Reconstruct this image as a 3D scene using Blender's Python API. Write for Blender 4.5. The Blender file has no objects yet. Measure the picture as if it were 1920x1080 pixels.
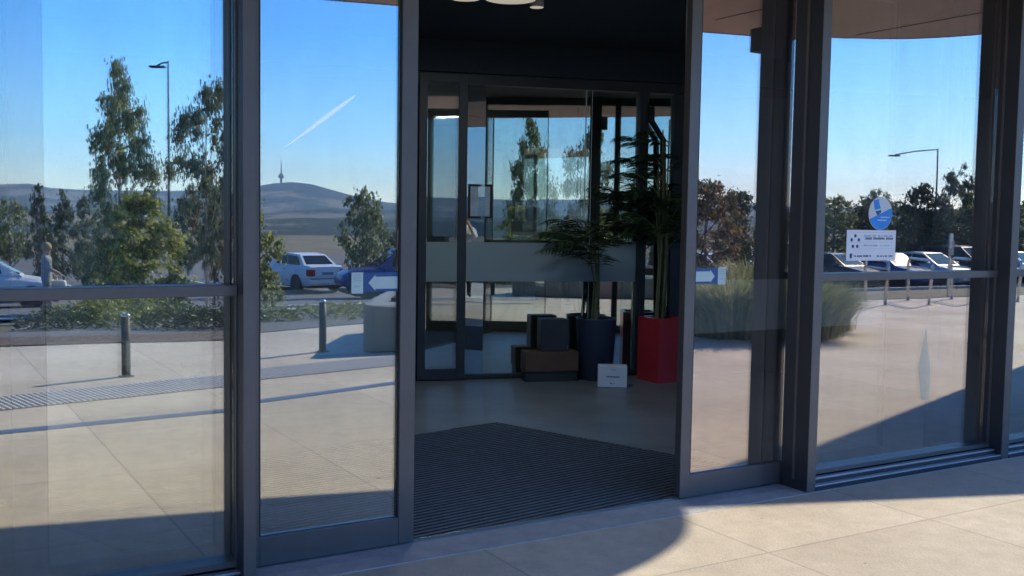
import bpy, bmesh, math, random
import numpy as np
from mathutils import Vector, Matrix, noise as mnoise
R_ = math.radians
scene = bpy.context.scene
COL = scene.collection
random.seed(7)

# ------------------------------------------------------------------ camera, light, exposure
# World frame: X runs along the glass front, +Y goes into the building, Z is up; the door leaves stand at Y = 0.
EYE = Vector((0.0, -4.53, 1.6))
F_PX = 1941.0
down = np.array([490 - 960, 29000.0, F_PX]); down /= np.linalg.norm(down); upv = -down
fw = np.array([0, 0, 1.0]); yy = fw - upv * fw.dot(upv); yy /= np.linalg.norm(yy); xx = np.cross(yy, upv)
if xx[0] < 0: xx = -xx
_t = R_(31)
CR = np.array([[math.cos(_t), math.sin(_t), 0], [-math.sin(_t), math.cos(_t), 0], [0, 0, 1]]) @ np.array([xx, yy, upv])
cam_d = bpy.data.cameras.new('camera'); cam = bpy.data.objects.new('camera', cam_d); COL.objects.link(cam)
cam_d.sensor_width = 36; cam_d.lens = F_PX / 1920 * 36; cam_d.clip_start = .05; cam_d.clip_end = 60000
m4 = Matrix.Identity(4)
for i in range(3):
    m4[i][0] = CR[i, 0]; m4[i][1] = -CR[i, 1]; m4[i][2] = -CR[i, 2]; m4[i][3] = EYE[i]
cam.matrix_world = m4
scene.camera = cam

SUN = Vector((4.5, -1.6, 3.3)).normalized()
SUN_EL = math.asin(SUN.z); SUN_AZ = math.atan2(SUN.x, SUN.y)
world = bpy.data.worlds.new('World'); scene.world = world; world.use_nodes = True
wn = world.node_tree.nodes; wl = world.node_tree.links
sky = wn.new('ShaderNodeTexSky'); sky.sky_type = 'NISHITA'; sky.sun_disc = False
sky.sun_elevation = SUN_EL; sky.sun_rotation = SUN_AZ
sky.altitude = 600; sky.air_density = 1.0; sky.dust_density = 0.7; sky.ozone_density = 3.5
hs = wn.new('ShaderNodeHueSaturation'); hs.inputs['Saturation'].default_value = 1.1
mxs = wn.new('ShaderNodeMix'); mxs.data_type = 'RGBA'; mxs.blend_type = 'MULTIPLY'; mxs.inputs[0].default_value = 1
tcw = wn.new('ShaderNodeTexCoord'); spw = wn.new('ShaderNodeSeparateXYZ'); rpw = wn.new('ShaderNodeValToRGB')   # a cleaner, deeper blue than the model's sky, paling to the horizon
rpw.color_ramp.elements[0].position = .0; rpw.color_ramp.elements[0].color = (1.0, 1.0, 1.0, 1); rpw.color_ramp.elements[1].position = .17; rpw.color_ramp.elements[1].color = (.27, .59, .95, 1)
e_ = rpw.color_ramp.elements.new(.07); e_.color = (.48, .72, .97, 1)
scw = wn.new('ShaderNodeVectorMath'); scw.operation = 'SCALE'; scw.inputs['Scale'].default_value = 1.36
wl.new(tcw.outputs['Generated'], spw.inputs[0]); wl.new(spw.outputs[2], rpw.inputs[0]); wl.new(rpw.outputs[0], scw.inputs[0]); wl.new(scw.outputs[0], mxs.inputs[7])
wl.new(sky.outputs[0], hs.inputs['Color']); wl.new(hs.outputs[0], mxs.inputs[6]); wl.new(mxs.outputs[2], wn['Background'].inputs[0])
wn['Background'].inputs[1].default_value = 0.135
sun_d = bpy.data.lights.new('sun', 'SUN'); sun_o = bpy.data.objects.new('sun', sun_d); COL.objects.link(sun_o)
sun_d.energy = 3.8; sun_d.angle = R_(0.53); sun_d.color = (1, .90, .72)
sun_o.rotation_euler = (-SUN).to_track_quat('-Z', 'Y').to_euler()
scene.view_settings.view_transform = 'Standard'; scene.view_settings.look = 'None'
scene.view_settings.gamma = 1; scene.view_settings.exposure = 0.93
cy = scene.cycles
cy.max_bounces = 14; cy.transparent_max_bounces = 24; cy.glossy_bounces = 8; cy.diffuse_bounces = 3
cy.transmission_bounces = 8; cy.volume_bounces = 0; cy.caustics_reflective = False; cy.caustics_refractive = False
cy.sample_clamp_indirect = 6

# ------------------------------------------------------------------ measuring helpers
def pray(px, py): return CR @ np.array([px - 960, py - 540, F_PX])
def gnd(px, py, z=0.0):
    r = pray(px, py); k = (z - EYE.z) / r[2]; return np.array(EYE) + k * r
def onY(px, py, y):
    r = pray(px, py); k = (y - EYE.y) / r[1]; return np.array(EYE) + k * r
def zf(y):                                  # height of the ground: level near the doors, then a fall to the car park
    return float(np.interp(-y, [10.2, 23, 31, 60, 110], [0, -.9, -1.3, -1.3, -1.5]))
def mirror_ray(px, py, y0=0.0):             # the ray after the glass at Y = y0 has turned it
    r = pray(px, py) * [1, -1, 1]; return np.array([0, 2 * y0 - EYE.y, EYE.z]), r
def seen_ground(px, py, y0=0.0):            # where that ray meets the ground outside
    o, r = mirror_ray(px, py, y0); k = .004
    while k < .2:
        p = o + k * r
        if p[1] < 0 and p[2] <= zf(p[1]): return p
        k += .00004
    return o + k * r
def seen_at(px, D, y0=0.0, py=480):         # on the ground, D metres along that ray
    o, r = mirror_ray(px, py, y0); p = o + r * (D / F_PX); p[2] = zf(p[1]); return p
def zpix(py, px, D, y0=0.0):                # height seen at row py
    o, r = mirror_ray(px, py, y0); return (o + r * (D / F_PX))[2]

# ------------------------------------------------------------------ materials
def new_mat(name):
    m = bpy.data.materials.new(name); m.use_nodes = True
    return m, m.node_tree.nodes, m.node_tree.links, m.node_tree.nodes['Principled BSDF']
def mat(name, col, rough=.6, metal=0, ns=0, na=0, bump=0, bs=None, spec=.5, emit=0, coat=0, col2=None, detail=6):
    m, n, l, p = new_mat(name)
    p.inputs['Base Color'].default_value = (*col, 1); p.inputs['Roughness'].default_value = rough
    p.inputs['Metallic'].default_value = metal; p.inputs['Specular IOR Level'].default_value = spec
    p.inputs['Coat Weight'].default_value = coat
    if emit:
        p.inputs['Emission Color'].default_value = (*col, 1); p.inputs['Emission Strength'].default_value = emit
    if ns:
        tc = n.new('ShaderNodeTexCoord'); nz = n.new('ShaderNodeTexNoise')
        nz.inputs['Scale'].default_value = ns; nz.inputs['Detail'].default_value = detail; nz.inputs['Roughness'].default_value = .65
        l.new(tc.outputs['Object'], nz.inputs['Vector'])
        rp = n.new('ShaderNodeValToRGB'); rp.color_ramp.elements[0].position = .32; rp.color_ramp.elements[1].position = .68
        c2 = col2 or tuple(min(1, c * (1 + na)) for c in col)
        rp.color_ramp.elements[0].color = (*[c * (1 - na) for c in col], 1); rp.color_ramp.elements[1].color = (*c2, 1)
        l.new(nz.outputs['Fac'], rp.inputs['Fac']); l.new(rp.outputs[0], p.inputs['Base Color'])
        if bump:
            b = n.new('ShaderNodeBump'); b.inputs['Strength'].default_value = bump; b.inputs['Distance'].default_value = .02
            n2 = n.new('ShaderNodeTexNoise'); n2.inputs['Scale'].default_value = bs or ns * 4; n2.inputs['Detail'].default_value = 8
            l.new(tc.outputs['Object'], n2.inputs['Vector']); l.new(n2.outputs['Fac'], b.inputs['Height']); l.new(b.outputs[0], p.inputs['Normal'])
    return m
def glass_mat(name, refl=.33, tint=(.72, .78, .78), rtint=(1, 1, 1), wob=0.0):
    m, n, l, p = new_mat(name); n.remove(p)
    tr = n.new('ShaderNodeBsdfTransparent'); tr.inputs[0].default_value = (*tint, 1)
    gl = n.new('ShaderNodeBsdfGlossy'); gl.inputs['Roughness'].default_value = 0.0; gl.inputs['Color'].default_value = (*rtint, 1)
    mx = n.new('ShaderNodeMixShader'); lw = n.new('ShaderNodeLayerWeight'); lw.inputs['Blend'].default_value = .5
    pw = n.new('ShaderNodeMath'); pw.operation = 'POWER'; pw.inputs[1].default_value = 4.5; l.new(lw.outputs['Facing'], pw.inputs[0])
    ma = n.new('ShaderNodeMath'); ma.operation = 'MULTIPLY_ADD'; ma.inputs[1].default_value = 1 - refl; ma.inputs[2].default_value = refl
    ma.use_clamp = True
    l.new(pw.outputs[0], ma.inputs[0]); l.new(ma.outputs[0], mx.inputs[0])
    l.new(tr.outputs[0], mx.inputs[1]); l.new(gl.outputs[0], mx.inputs[2])
    tcd = n.new('ShaderNodeTexCoord'); mpd = n.new('ShaderNodeMapping'); mpd.inputs['Scale'].default_value = (3, 3, .8); nd = n.new('ShaderNodeTexNoise'); nd.inputs['Scale'].default_value = 2.2; nd.inputs['Detail'].default_value = 9; nd.inputs['Roughness'].default_value = .7
    rd = n.new('ShaderNodeMapRange'); rd.inputs['From Min'].default_value = .42; rd.inputs['From Max'].default_value = .8; rd.inputs['To Min'].default_value = .006; rd.inputs['To Max'].default_value = .06
    df = n.new('ShaderNodeBsdfDiffuse'); df.inputs[0].default_value = (.55, .55, .52, 1); md_ = n.new('ShaderNodeMixShader')
    l.new(tcd.outputs['Object'], mpd.inputs[0]); l.new(mpd.outputs[0], nd.inputs['Vector']); l.new(nd.outputs[0], rd.inputs['Value']); l.new(rd.outputs[0], md_.inputs[0])
    l.new(mx.outputs[0], md_.inputs[1]); l.new(df.outputs[0], md_.inputs[2]); l.new(md_.outputs[0], n['Material Output'].inputs[0])
    if wob:                                  # roller-wave in tempered glass
        tc = n.new('ShaderNodeTexCoord'); nz = n.new('ShaderNodeTexNoise'); nz.inputs['Scale'].default_value = 1.6; nz.inputs['Detail'].default_value = 1
        b = n.new('ShaderNodeBump'); b.inputs['Strength'].default_value = wob; b.inputs['Distance'].default_value = .01
        l.new(tc.outputs['Object'], nz.inputs['Vector']); l.new(nz.outputs['Fac'], b.inputs['Height']); l.new(b.outputs[0], gl.inputs['Normal'])
    return m
def frost_mat(name, col, fac):
    m, n, l, p = new_mat(name)
    p.inputs['Base Color'].default_value = (*col, 1); p.inputs['Roughness'].default_value = .8
    tr = n.new('ShaderNodeBsdfTransparent'); tr.inputs[0].default_value = (.97, 1, .99, 1)
    mx = n.new('ShaderNodeMixShader'); mx.inputs[0].default_value = fac
    l.new(tr.outputs[0], mx.inputs[1]); l.new(p.outputs[0], mx.inputs[2]); l.new(mx.outputs[0], n['Material Output'].inputs[0])
    return m
def leaf_mat(name, dark, mid, light, transl=.35):
    m, n, l, p = new_mat(name); n.remove(p)
    g = n.new('ShaderNodeNewGeometry'); rp = n.new('ShaderNodeValToRGB')
    rp.color_ramp.elements[0].color = (*dark, 1); rp.color_ramp.elements[1].color = (*light, 1)
    e = rp.color_ramp.elements.new(.55); e.color = (*mid, 1)
    d = n.new('ShaderNodeBsdfDiffuse'); t = n.new('ShaderNodeBsdfTranslucent'); mx = n.new('ShaderNodeMixShader'); mx.inputs[0].default_value = transl
    gl = n.new('ShaderNodeBsdfGlossy'); gl.inputs['Roughness'].default_value = .45; m2 = n.new('ShaderNodeMixShader'); m2.inputs[0].default_value = .05
    l.new(g.outputs['Random Per Island'], rp.inputs[0]); l.new(rp.outputs[0], d.inputs[0]); l.new(rp.outputs[0], t.inputs[0])
    l.new(d.outputs[0], mx.inputs[1]); l.new(t.outputs[0], mx.inputs[2]); l.new(mx.outputs[0], m2.inputs[1]); l.new(gl.outputs[0], m2.inputs[2])
    l.new(m2.outputs[0], n['Material Output'].inputs[0])
    return m
def paving_mat(name, base, alt, sx, ox, sy, oy):
    m, n, l, p = new_mat(name); p.inputs['Roughness'].default_value = .82; p.inputs['Specular IOR Level'].default_value = .3
    g = n.new('ShaderNodeNewGeometry'); sp = n.new('ShaderNodeSeparateXYZ'); l.new(g.outputs['Position'], sp.inputs[0])
    def noise(sc, det=6, rough=.6):
        z = n.new('ShaderNodeTexNoise'); z.inputs['Scale'].default_value = sc; z.inputs['Detail'].default_value = det; z.inputs['Roughness'].default_value = rough
        l.new(g.outputs['Position'], z.inputs['Vector']); return z
    def math_(op, a, b=None, clamp=False):
        x = n.new('ShaderNodeMath'); x.operation = op; x.use_clamp = clamp
        for i, v in enumerate((a, b)):
            if v is None: continue
            if isinstance(v, (int, float)): x.inputs[i].default_value = v
            else: l.new(v, x.inputs[i])
        return x.outputs[0]
    def ramp(src, a, b, c0, c1):
        r = n.new('ShaderNodeValToRGB'); r.color_ramp.elements[0].position = a; r.color_ramp.elements[1].position = b
        r.color_ramp.elements[0].color = (*c0, 1); r.color_ramp.elements[1].color = (*c1, 1); l.new(src, r.inputs[0]); return r.outputs[0]
    def mix(fac, a, b, mode='MIX'):
        x = n.new('ShaderNodeMix'); x.data_type = 'RGBA'; x.blend_type = mode
        for k, v in ((0, fac), (6, a), (7, b)):
            if isinstance(v, (int, float)): x.inputs[k].default_value = v
            elif isinstance(v, tuple): x.inputs[k].default_value = (*v, 1)
            else: l.new(v, x.inputs[k])
        return x.outputs[2]
    c = ramp(noise(.55, 5).outputs[0], .35, .68, base, alt)
    c = mix(.55, c, ramp(noise(7, 8, .7).outputs[0], .3, .7, (.72, .72, .72), (1.12, 1.12, 1.1)), 'MULTIPLY')
    c = mix(.5, c, ramp(noise(160, 3, .6).outputs[0], .3, .7, (.6, .6, .6), (1.25, 1.25, 1.25)), 'MULTIPLY')
    c = mix(1.0, c, ramp(noise(2.6, 9, .75).outputs[0], .62, .78, (1, 1, 1), (.68, .66, .62)), 'MULTIPLY')
    vo = n.new('ShaderNodeTexVoronoi'); vo.inputs['Scale'].default_value = 1.7; l.new(g.outputs['Position'], vo.inputs['Vector'])
    c = mix(1.0, c, ramp(vo.outputs['Distance'], .018, .03, (.3, .28, .26), (1, 1, 1)), 'MULTIPLY')   # trodden spots
    j = None
    for ax, s, o in ((0, sx, ox), (1, sy, oy)):
        a = math_('SUBTRACT', sp.outputs[ax], o + s / 2); a = math_('DIVIDE', a, s); a = math_('FRACT', a); a = math_('SUBTRACT', a, .5)
        a = math_('ABSOLUTE', a); a = math_('MULTIPLY', a, s); a = math_('LESS_THAN', a, .007)
        j = a if j is None else math_('MAXIMUM', j, a)
    fx = math_('FLOOR', math_('DIVIDE', math_('SUBTRACT', sp.outputs[0], ox), sx)); fy = math_('FLOOR', math_('DIVIDE', math_('SUBTRACT', sp.outputs[1], oy), sy))
    cb_ = n.new('ShaderNodeCombineXYZ'); l.new(fx, cb_.inputs[0]); l.new(fy, cb_.inputs[1]); wn_ = n.new('ShaderNodeTexWhiteNoise'); l.new(cb_.outputs[0], wn_.inputs['Vector'])
    c = mix(1.0, c, ramp(wn_.outputs['Value'], 0, 1, (.9, .895, .88), (1.06, 1.055, 1.05)), 'MULTIPLY')
    c = mix(.8, c, ramp(noise(1.1, 10, .8).outputs[0], .56, .74, (1, 1, 1), (.74, .72, .69)), 'MULTIPLY')
    v2 = n.new('ShaderNodeTexVoronoi'); v2.inputs['Scale'].default_value = 4.5; l.new(g.outputs['Position'], v2.inputs['Vector'])
    c = mix(1.0, c, ramp(v2.outputs['Distance'], .03, .05, (.62, .6, .57), (1, 1, 1)), 'MULTIPLY')
    c = mix(math_('MULTIPLY', j, .33), c, (.14, .13, .12))
    l.new(c, p.inputs['Base Color'])
    b = n.new('ShaderNodeBump'); b.inputs['Strength'].default_value = .25; b.inputs['Distance'].default_value = .01
    l.new(noise(60, 6).outputs[0], b.inputs['Height']); l.new(b.outputs[0], p.inputs['Normal'])
    return m

M = dict(
    pave=paving_mat('concrete_paving', (.53, .465, .375), (.66, .59, .485), 1.2, 2.43, 1.3, -.95),
    thresh=mat('threshold_concrete', (.42, .42, .42), .7, ns=9, na=.15, bump=.2),
    alu=mat('charcoal_aluminium', (.115, .11, .108), .42, .25, ns=3, na=.12),
    alu_d=mat('dark_aluminium', (.035, .04, .048), .5, .2, ns=3, na=.12),
    seal=mat('rubber_seal', (.012, .013, .015), .7),
    sill=mat('sky_lit_sill_metal', (.42, .44, .47), .35, .5, ns=6, na=.1),  # paler than the frames: sky light on the ledge tops painted in
    glass=glass_mat('reflective_glass', .35, (.97, .99, .99), (.985, 1, .95), .02),
    glass_pink=glass_mat('rosy_door_glass', .35, (.95, .97, .97), (1, .90, .885), .02), glass_r=glass_mat('rosy_glass', .29, (1, 1, 1), (1, .955, .94), .02), glass_thin=glass_mat('thin_door_glass', .055, (.98, 1, .99), (.95, 1, .95), .02),
    glass_leaf=glass_mat('door_glass', .34, (.95, .99, .98), (.985, 1, .985), .02),
    glass_in=glass_mat('inner_glass', .7, (.9, .97, .95), (.94, 1, .93)),
    frost=frost_mat('frosted_film', (.42, .50, .50), .6),
    glass_turn=glass_mat('turned_pane', .2, (.8, .9, .9), (.85, .95, 1)),
    frost_in=frost_mat('inner_film', (.36, .44, .46), .8),
    soffit=mat('brown_soffit', (.42, .285, .235), .55, ns=1.5, na=.12),
    black=mat('black_metal', (.02, .02, .022), .45, .3),
    ceil=mat('navy_ceiling', (.022, .037, .055), .8, ns=2, na=.1),
    wall_in=mat('dark_lobby_wall', (.06, .065, .07), .8, ns=2, na=.1),
    floor=mat('lobby_tile', (.19, .215, .235), .38, ns=2.2, na=.18, spec=.5),
    mat_b=mat('entrance_mat', (.028, .036, .043), .95, ns=40, na=.5),
    mat_a=mat('mat_rail', (.15, .165, .185), .5, .3, ns=12, na=.25),
    render=mat('wall_render', (.42, .38, .34), .8, ns=2, na=.08),
    red=mat('red_planter', (.55, .04, .055), .3, ns=2, na=.08, coat=.3),
    blue=mat('slate_planter', (.035, .05, .085), .4, ns=3, na=.15),
    soil=mat('soil', (.03, .022, .017), .95, ns=30, na=.4),
    white=mat('white_card', (.78, .80, .82), .6, ns=3, na=.04),
    ink=mat('grey_ink', (.12, .14, .19), .7), inkb=mat('navy_ink', (.03, .07, .2), .7),
    inkl=mat('pale_ink', (.42, .48, .58), .7),
    blue_s=mat('sky_blue_print', (.02, .25, .72), .5, ns=4, na=.1), blue_d=mat('blue_print', (.02, .085, .26), .5, ns=4, na=.1),
    mint=mat('pale_print', (.46, .62, .62), .6, ns=5, na=.06), oval=mat('oval_paper', (.62, .66, .68), .6, ns=5, na=.04),
    steel=mat('stainless_steel', (.6, .6, .58), .25, .9, ns=8, na=.08),
    boll=mat('bollard_paint', (.02, .032, .037), .6, 0, ns=6, na=.2),
    stud=mat('tactile_steel', (.72, .71, .68), .5, .2), studb=mat('tactile_base', (.2, .205, .2), .8, ns=8, na=.2),
    drain=mat('drain_grate', (.16, .19, .24), .45, .4, ns=30, na=.35),
    planter=mat('planter_concrete', (.2, .225, .22), .8, ns=5, na=.15, bump=.2),
    mulch=mat('bark_mulch', (.11, .075, .058), .95, ns=14, na=.6, bump=1, bs=60, col2=(.24, .18, .145)),
    gravel=mat('grey_gravel', (.16, .165, .17), .9, ns=22, na=.6, bump=1, bs=70),
    asphalt=mat('asphalt', (.13, .135, .145), .85, ns=1.2, na=.18, bump=.3, bs=90),
    carpark=mat('carpark_asphalt', (.11, .11, .115), .85, ns=.8, na=.2, bump=.3, bs=60),
    path=mat('footpath', (.46, .44, .4), .85, ns=1.5, na=.12),
    kerb=mat('kerb_concrete', (.42, .41, .38), .85, ns=3, na=.12),
    paint=mat('road_paint', (.7, .7, .68), .7, ns=8, na=.1),
    bark=mat('tree_bark', (.16, .13, .105), .9, ns=8, na=.45, bump=.6), bark_p=mat('pale_bark', (.36, .31, .27), .85, ns=6, na=.4, bump=.4),
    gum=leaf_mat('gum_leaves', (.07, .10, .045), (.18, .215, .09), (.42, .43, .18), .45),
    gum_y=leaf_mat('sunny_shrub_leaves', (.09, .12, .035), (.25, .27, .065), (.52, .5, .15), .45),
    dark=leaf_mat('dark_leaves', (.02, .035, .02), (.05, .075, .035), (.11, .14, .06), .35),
    brown=leaf_mat('russet_leaves', (.08, .065, .03), (.18, .13, .06), (.36, .25, .11)),
    wisp=leaf_mat('wispy_leaves', (.06, .08, .05), (.14, .17, .09), (.28, .28, .16)),
    tuss=leaf_mat('tussock_blades', (.11, .15, .06), (.25, .28, .12), (.52, .48, .25), .45),
    palm=leaf_mat('palm_leaflets', (.02, .045, .02), (.04, .085, .035), (.08, .15, .05), .3),
    cane=mat('plant_canes', (.14, .15, .07), .7, ns=8, na=.3),
    timber=mat('brown_timber', (.12, .06, .03), .6, ns=4, na=.25),
    lamp=mat('lit_lamp', (1, .9, .72), .5, emit=.2), trim=mat('lamp_trim', (.5, .5, .48), .5),
    skin=mat('skin', (.5, .3, .22), .6, ns=5, na=.05), hair=mat('dark_hair', (.04, .028, .02), .7), hair_g=mat('fair_hair', (.36, .26, .15), .7),
    jacket=mat('grey_jacket', (.27, .28, .31), .85, ns=9, na=.18), trous=mat('dark_trousers', (.022, .024, .03), .85, ns=9, na=.2),
    shirt=mat('pale_shirt', (.6, .58, .56), .8, ns=7, na=.06), maroon=mat('maroon_vest', (.2, .03, .05), .85, ns=8, na=.1),
    shoe=mat('dark_shoes', (.03, .03, .032), .6), tan=mat('tan_trousers', (.28, .22, .17), .85, ns=8, na=.15),
    phone=mat('phone_shell', (.02, .02, .025), .3), bag=mat('white_bag', (.75, .77, .75), .6, ns=6, na=.08),
    car_w=mat('white_paint', (.68, .7, .74), .38, coat=.25, ns=2, na=.03), car_s=mat('silver_paint', (.42, .44, .46), .4, .3, coat=.25),
    car_b=mat('blue_paint', (.02, .055, .2), .38, coat=.25), car_k=mat('black_paint', (.02, .022, .026), .38, coat=.25), car_r=mat('red_paint', (.3, .03, .03), .25, coat=.8),
    car_g=mat('car_window', (.012, .018, .022), .03, spec=.22), tyre=mat('tyre_rubber', (.015, .015, .016), .85), rim=mat('wheel_rim', (.4, .41, .42), .35, .7),
    tail=mat('tail_lamp', (.28, .012, .015), .2), head=mat('head_lamp', (.75, .78, .8), .12), plate=mat('number_plate', (.2, .22, .32), .6), trim_k=mat('black_trim', (.02, .02, .022), .6),
    conc_t=mat('tower_concrete', (.12, .125, .13), .8, ns=.02, na=.05),
)

# ------------------------------------------------------------------ mesh helpers
class MB:
    def __init__(s): s.v = []; s.f = []; s.mi = []
    def add(s, vs, fs, mi=0, mx=None):
        b = len(s.v); s.v += [tuple(mx @ Vector(v)) if mx else tuple(v) for v in vs]
        s.f += [tuple(i + b for i in f) for f in fs]; s.mi += [mi] * len(fs); return s
    def box(s, a, b, mi=0, mx=None):
        x0, y0, z0 = a; x1, y1, z1 = b
        if x1 < x0: x0, x1 = x1, x0
        if y1 < y0: y0, y1 = y1, y0
        if z1 < z0: z0, z1 = z1, z0
        return s.add([(x0, y0, z0), (x1, y0, z0), (x1, y1, z0), (x0, y1, z0), (x0, y0, z1), (x1, y0, z1), (x1, y1, z1), (x0, y1, z1)],
                     [(0, 3, 2, 1), (4, 5, 6, 7), (0, 1, 5, 4), (1, 2, 6, 5), (2, 3, 7, 6), (3, 0, 4, 7)], mi, mx)
    def tube(s, pts, rad, n=8, mi=0, caps=True, mx=None):
        pts = [Vector(p) for p in pts]; rs = rad if isinstance(rad, (list, tuple)) else [rad] * len(pts)
        vs, fs = [], []; prev = None
        for i, p in enumerate(pts):
            d = (pts[min(i + 1, len(pts) - 1)] - pts[max(i - 1, 0)]).normalized()
            a = prev if prev else (Vector((0, 0, 1)) if abs(d.z) < .9 else Vector((1, 0, 0)))
            u = (a - d * a.dot(d)).normalized(); prev = u; w = d.cross(u)
            for k in range(n):
                t = 2 * math.pi * k / n; vs.append(p + (u * math.cos(t) + w * math.sin(t)) * rs[i])
        for i in range(len(pts) - 1):
            for k in range(n): fs.append((i * n + k, i * n + (k + 1) % n, (i + 1) * n + (k + 1) % n, (i + 1) * n + k))
        if caps: fs.append(tuple(range(n - 1, -1, -1))); fs.append(tuple((len(pts) - 1) * n + k for k in range(n)))
        return s.add(vs, fs, mi, mx)
    def lathe(s, prof, n=24, c=(0, 0, 0), mi=0, mx=None):
        vs, fs = [], []
        for r, z in prof:
            for k in range(n):
                t = 2 * math.pi * k / n; vs.append((c[0] + r * math.cos(t), c[1] + r * math.sin(t), c[2] + z))
        for i in range(len(prof) - 1):
            for k in range(n): fs.append((i * n + k, i * n + (k + 1) % n, (i + 1) * n + (k + 1) % n, (i + 1) * n + k))
        fs.append(tuple(range(n - 1, -1, -1))); fs.append(tuple((len(prof) - 1) * n + k for k in range(n)))
        return s.add(vs, fs, mi, mx)
    def prism(s, poly, z0, z1, mi=0, mx=None):   # counter-clockwise outline
        n = len(poly)
        t = z1 if callable(z1) else (lambda x, y: z1)
        vs = [(x, y, z0) for x, y in poly] + [(x, y, t(x, y)) for x, y in poly]
        return s.add(vs, [tuple(range(n - 1, -1, -1)), tuple(range(n, 2 * n))] + [(i, (i + 1) % n, n + (i + 1) % n, n + i) for i in range(n)], mi, mx)
    def build(s, name, mats, parent=None, smooth=False, bevel=0, loc=None):
        me = bpy.data.meshes.new(name); me.from_pydata(s.v, [], s.f)
        for m_ in (mats if isinstance(mats, (list, tuple)) else [mats]): me.materials.append(m_)
        me.polygons.foreach_set('material_index', s.mi)
        if smooth: me.polygons.foreach_set('use_smooth', [True] * len(s.f))
        me.update(); o = bpy.data.objects.new(name, me); COL.objects.link(o)
        if parent: o.parent = parent
        if loc is not None: o.location = loc
        if bevel:
            b = o.modifiers.new('bevel', 'BEVEL'); b.width = bevel; b.segments = 2; b.limit_method = 'ANGLE'
        return o
def tag(o, label, cat, group=None, kind=None):
    if label: o['label'] = label
    if cat: o['category'] = cat
    if group: o['group'] = group
    if kind: o['kind'] = kind
    return o
def thing(name, label, cat, loc=(0, 0, 0), rz=0, group=None):
    o = bpy.data.objects.new(name, None); COL.objects.link(o); o.location = loc; o.rotation_euler = (0, 0, rz); o.empty_display_size = .1
    return tag(o, label, cat, group)
def struct(o): o['kind'] = 'structure'; return o
def copy_tree(o, parent=None):
    c = o.copy(); COL.objects.link(c); c.parent = parent
    for ch in list(o.children): copy_tree(ch, c)
    return c
def sheet(name, poly, m, dz=0.0, step=1.0):     # a ground surface laid on the terrain
    bm = bmesh.new(); bm.faces.new([bm.verts.new((x, y, 0)) for x, y in poly])
    bmesh.ops.triangulate(bm, faces=bm.faces[:])
    ys = [p[1] for p in poly]; y = math.floor(min(ys) / step) * step + step if step else 0
    cuts = [10.2, 23, 31, 60]
    for c in [-q for q in cuts] + ([y + i * step for i in range(int((max(ys) - y) / step) + 1)] if step else []):
        bmesh.ops.bisect_plane(bm, geom=bm.verts[:] + bm.edges[:] + bm.faces[:], plane_co=(0, c, 0), plane_no=(0, 1, 0))
    for v in bm.verts: v.co.z = zf(v.co.y) + dz
    bmesh.ops.recalc_face_normals(bm, faces=bm.faces[:])
    if sum(f.normal.z for f in bm.faces) < 0: bmesh.ops.reverse_faces(bm, faces=bm.faces[:])
    me = bpy.data.meshes.new(name); bm.to_mesh(me); bm.free(); me.materials.append(m)
    o = bpy.data.objects.new(name, me); COL.objects.link(o); return o

# ------------------------------------------------------------------ ground
gb = MB()
xs = [-160, -60, -25, -10, 0, 10, 25, 60, 160, 260]; ysn = [60, 14, 0, -10.2, -14, -23, -31, -45, -60, -85, -110, -150]
for y in ysn:
    for x in xs: gb.v.append((x, y, zf(y) - .06))
for i in range(len(ysn) - 1):
    for j in range(len(xs) - 1):
        a = i * len(xs) + j; gb.f.append((a, a + len(xs), a + len(xs) + 1, a + 1)); gb.mi.append(0)
M['dry'] = mat('dry_grass', (.15, .13, .08), .95, ns=.35, na=.35, bump=.6, bs=9)
struct(gb.build('ground', M['dry']))
edge = [(-30, -8.0), (-6, -9.0), (1.08, -9.14), (1.94, -9.05), (3.67, -8.73), (4.23, -9.15), (5.9, -9.75), (9, -10.2), (14, -10.9), (18, -11.15), (20.5, -10.7), (30, -10.3), (60, -10.3)]
struct(sheet('pavement', [(-30, -.26), *edge, (60, -.26)], M['pave'], 0, 0))
struct(MB().prism([(-12, -.26), (12.4, -.26), (12.4, -.015), (-12, -.015)], -.05, .004).build('threshold', M['thresh']))
struct(sheet('road', [(-80, -21.2), (-80, -27.5), (120, -27.5), (120, -21.2)], M['asphalt'], -.02, 0))
struct(sheet('car_park', [(-80, -27.5), (-80, -70), (140, -70), (140, -27.5)], M['carpark'], -.03, 0))
struct(sheet('footpath', [(-80, -19.0), (-80, -21.0), (14, -21.0), (14, -19.0)], M['path'], .0, 0))
kb = MB()
for x in range(-80, 120, 10): kb.box((x, -21.2, zf(-21.2) - .1), (x + 9.98, -21.05, zf(-21.1) + .06))
struct(kb.build('kerb', M['kerb'], bevel=.02))
bed_far = [seen_ground(*a) for a in ((0, 626, -.1), (60, 606, -.1), (110, 596, -.1), (440, 592, -.1), (545, 591), (600, 577), (660, 566), (720, 560))]
bp = [(x, y + .05) for x, y in edge[2:8]]
struct(sheet('garden_bed', [(bed_far[0][0] - 1.5, bed_far[0][1] + 2.0), *[(x, y + .02) for x, y in edge[2:8]], *[(p[0], p[1]) for p in bed_far[::-1]]], M['gravel'], .008, .5))
struct(sheet('mulch_strip', [(-1, -9.12), *[(x, y + .05) for x, y in edge[2:6]], (4.2, -9.7), (3.0, -9.6), (1.2, -10.0), (-1, -9.9)], M['mulch'], .014, .5))
struct(sheet('verge', [(9.2, -10.3), (14, -11.0), (18, -11.25), (20.5, -10.8), (30, -10.4), (30, -13), (9.2, -13)], M['dry'], .01, .5))
lm = MB()
for k in range(14):
    x = -20 + k * 5.2; lm.box((x, -44, -1.326), (x + .1, -39.5, -1.318))
struct(lm.build('bay_lines', M['paint']))

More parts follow.
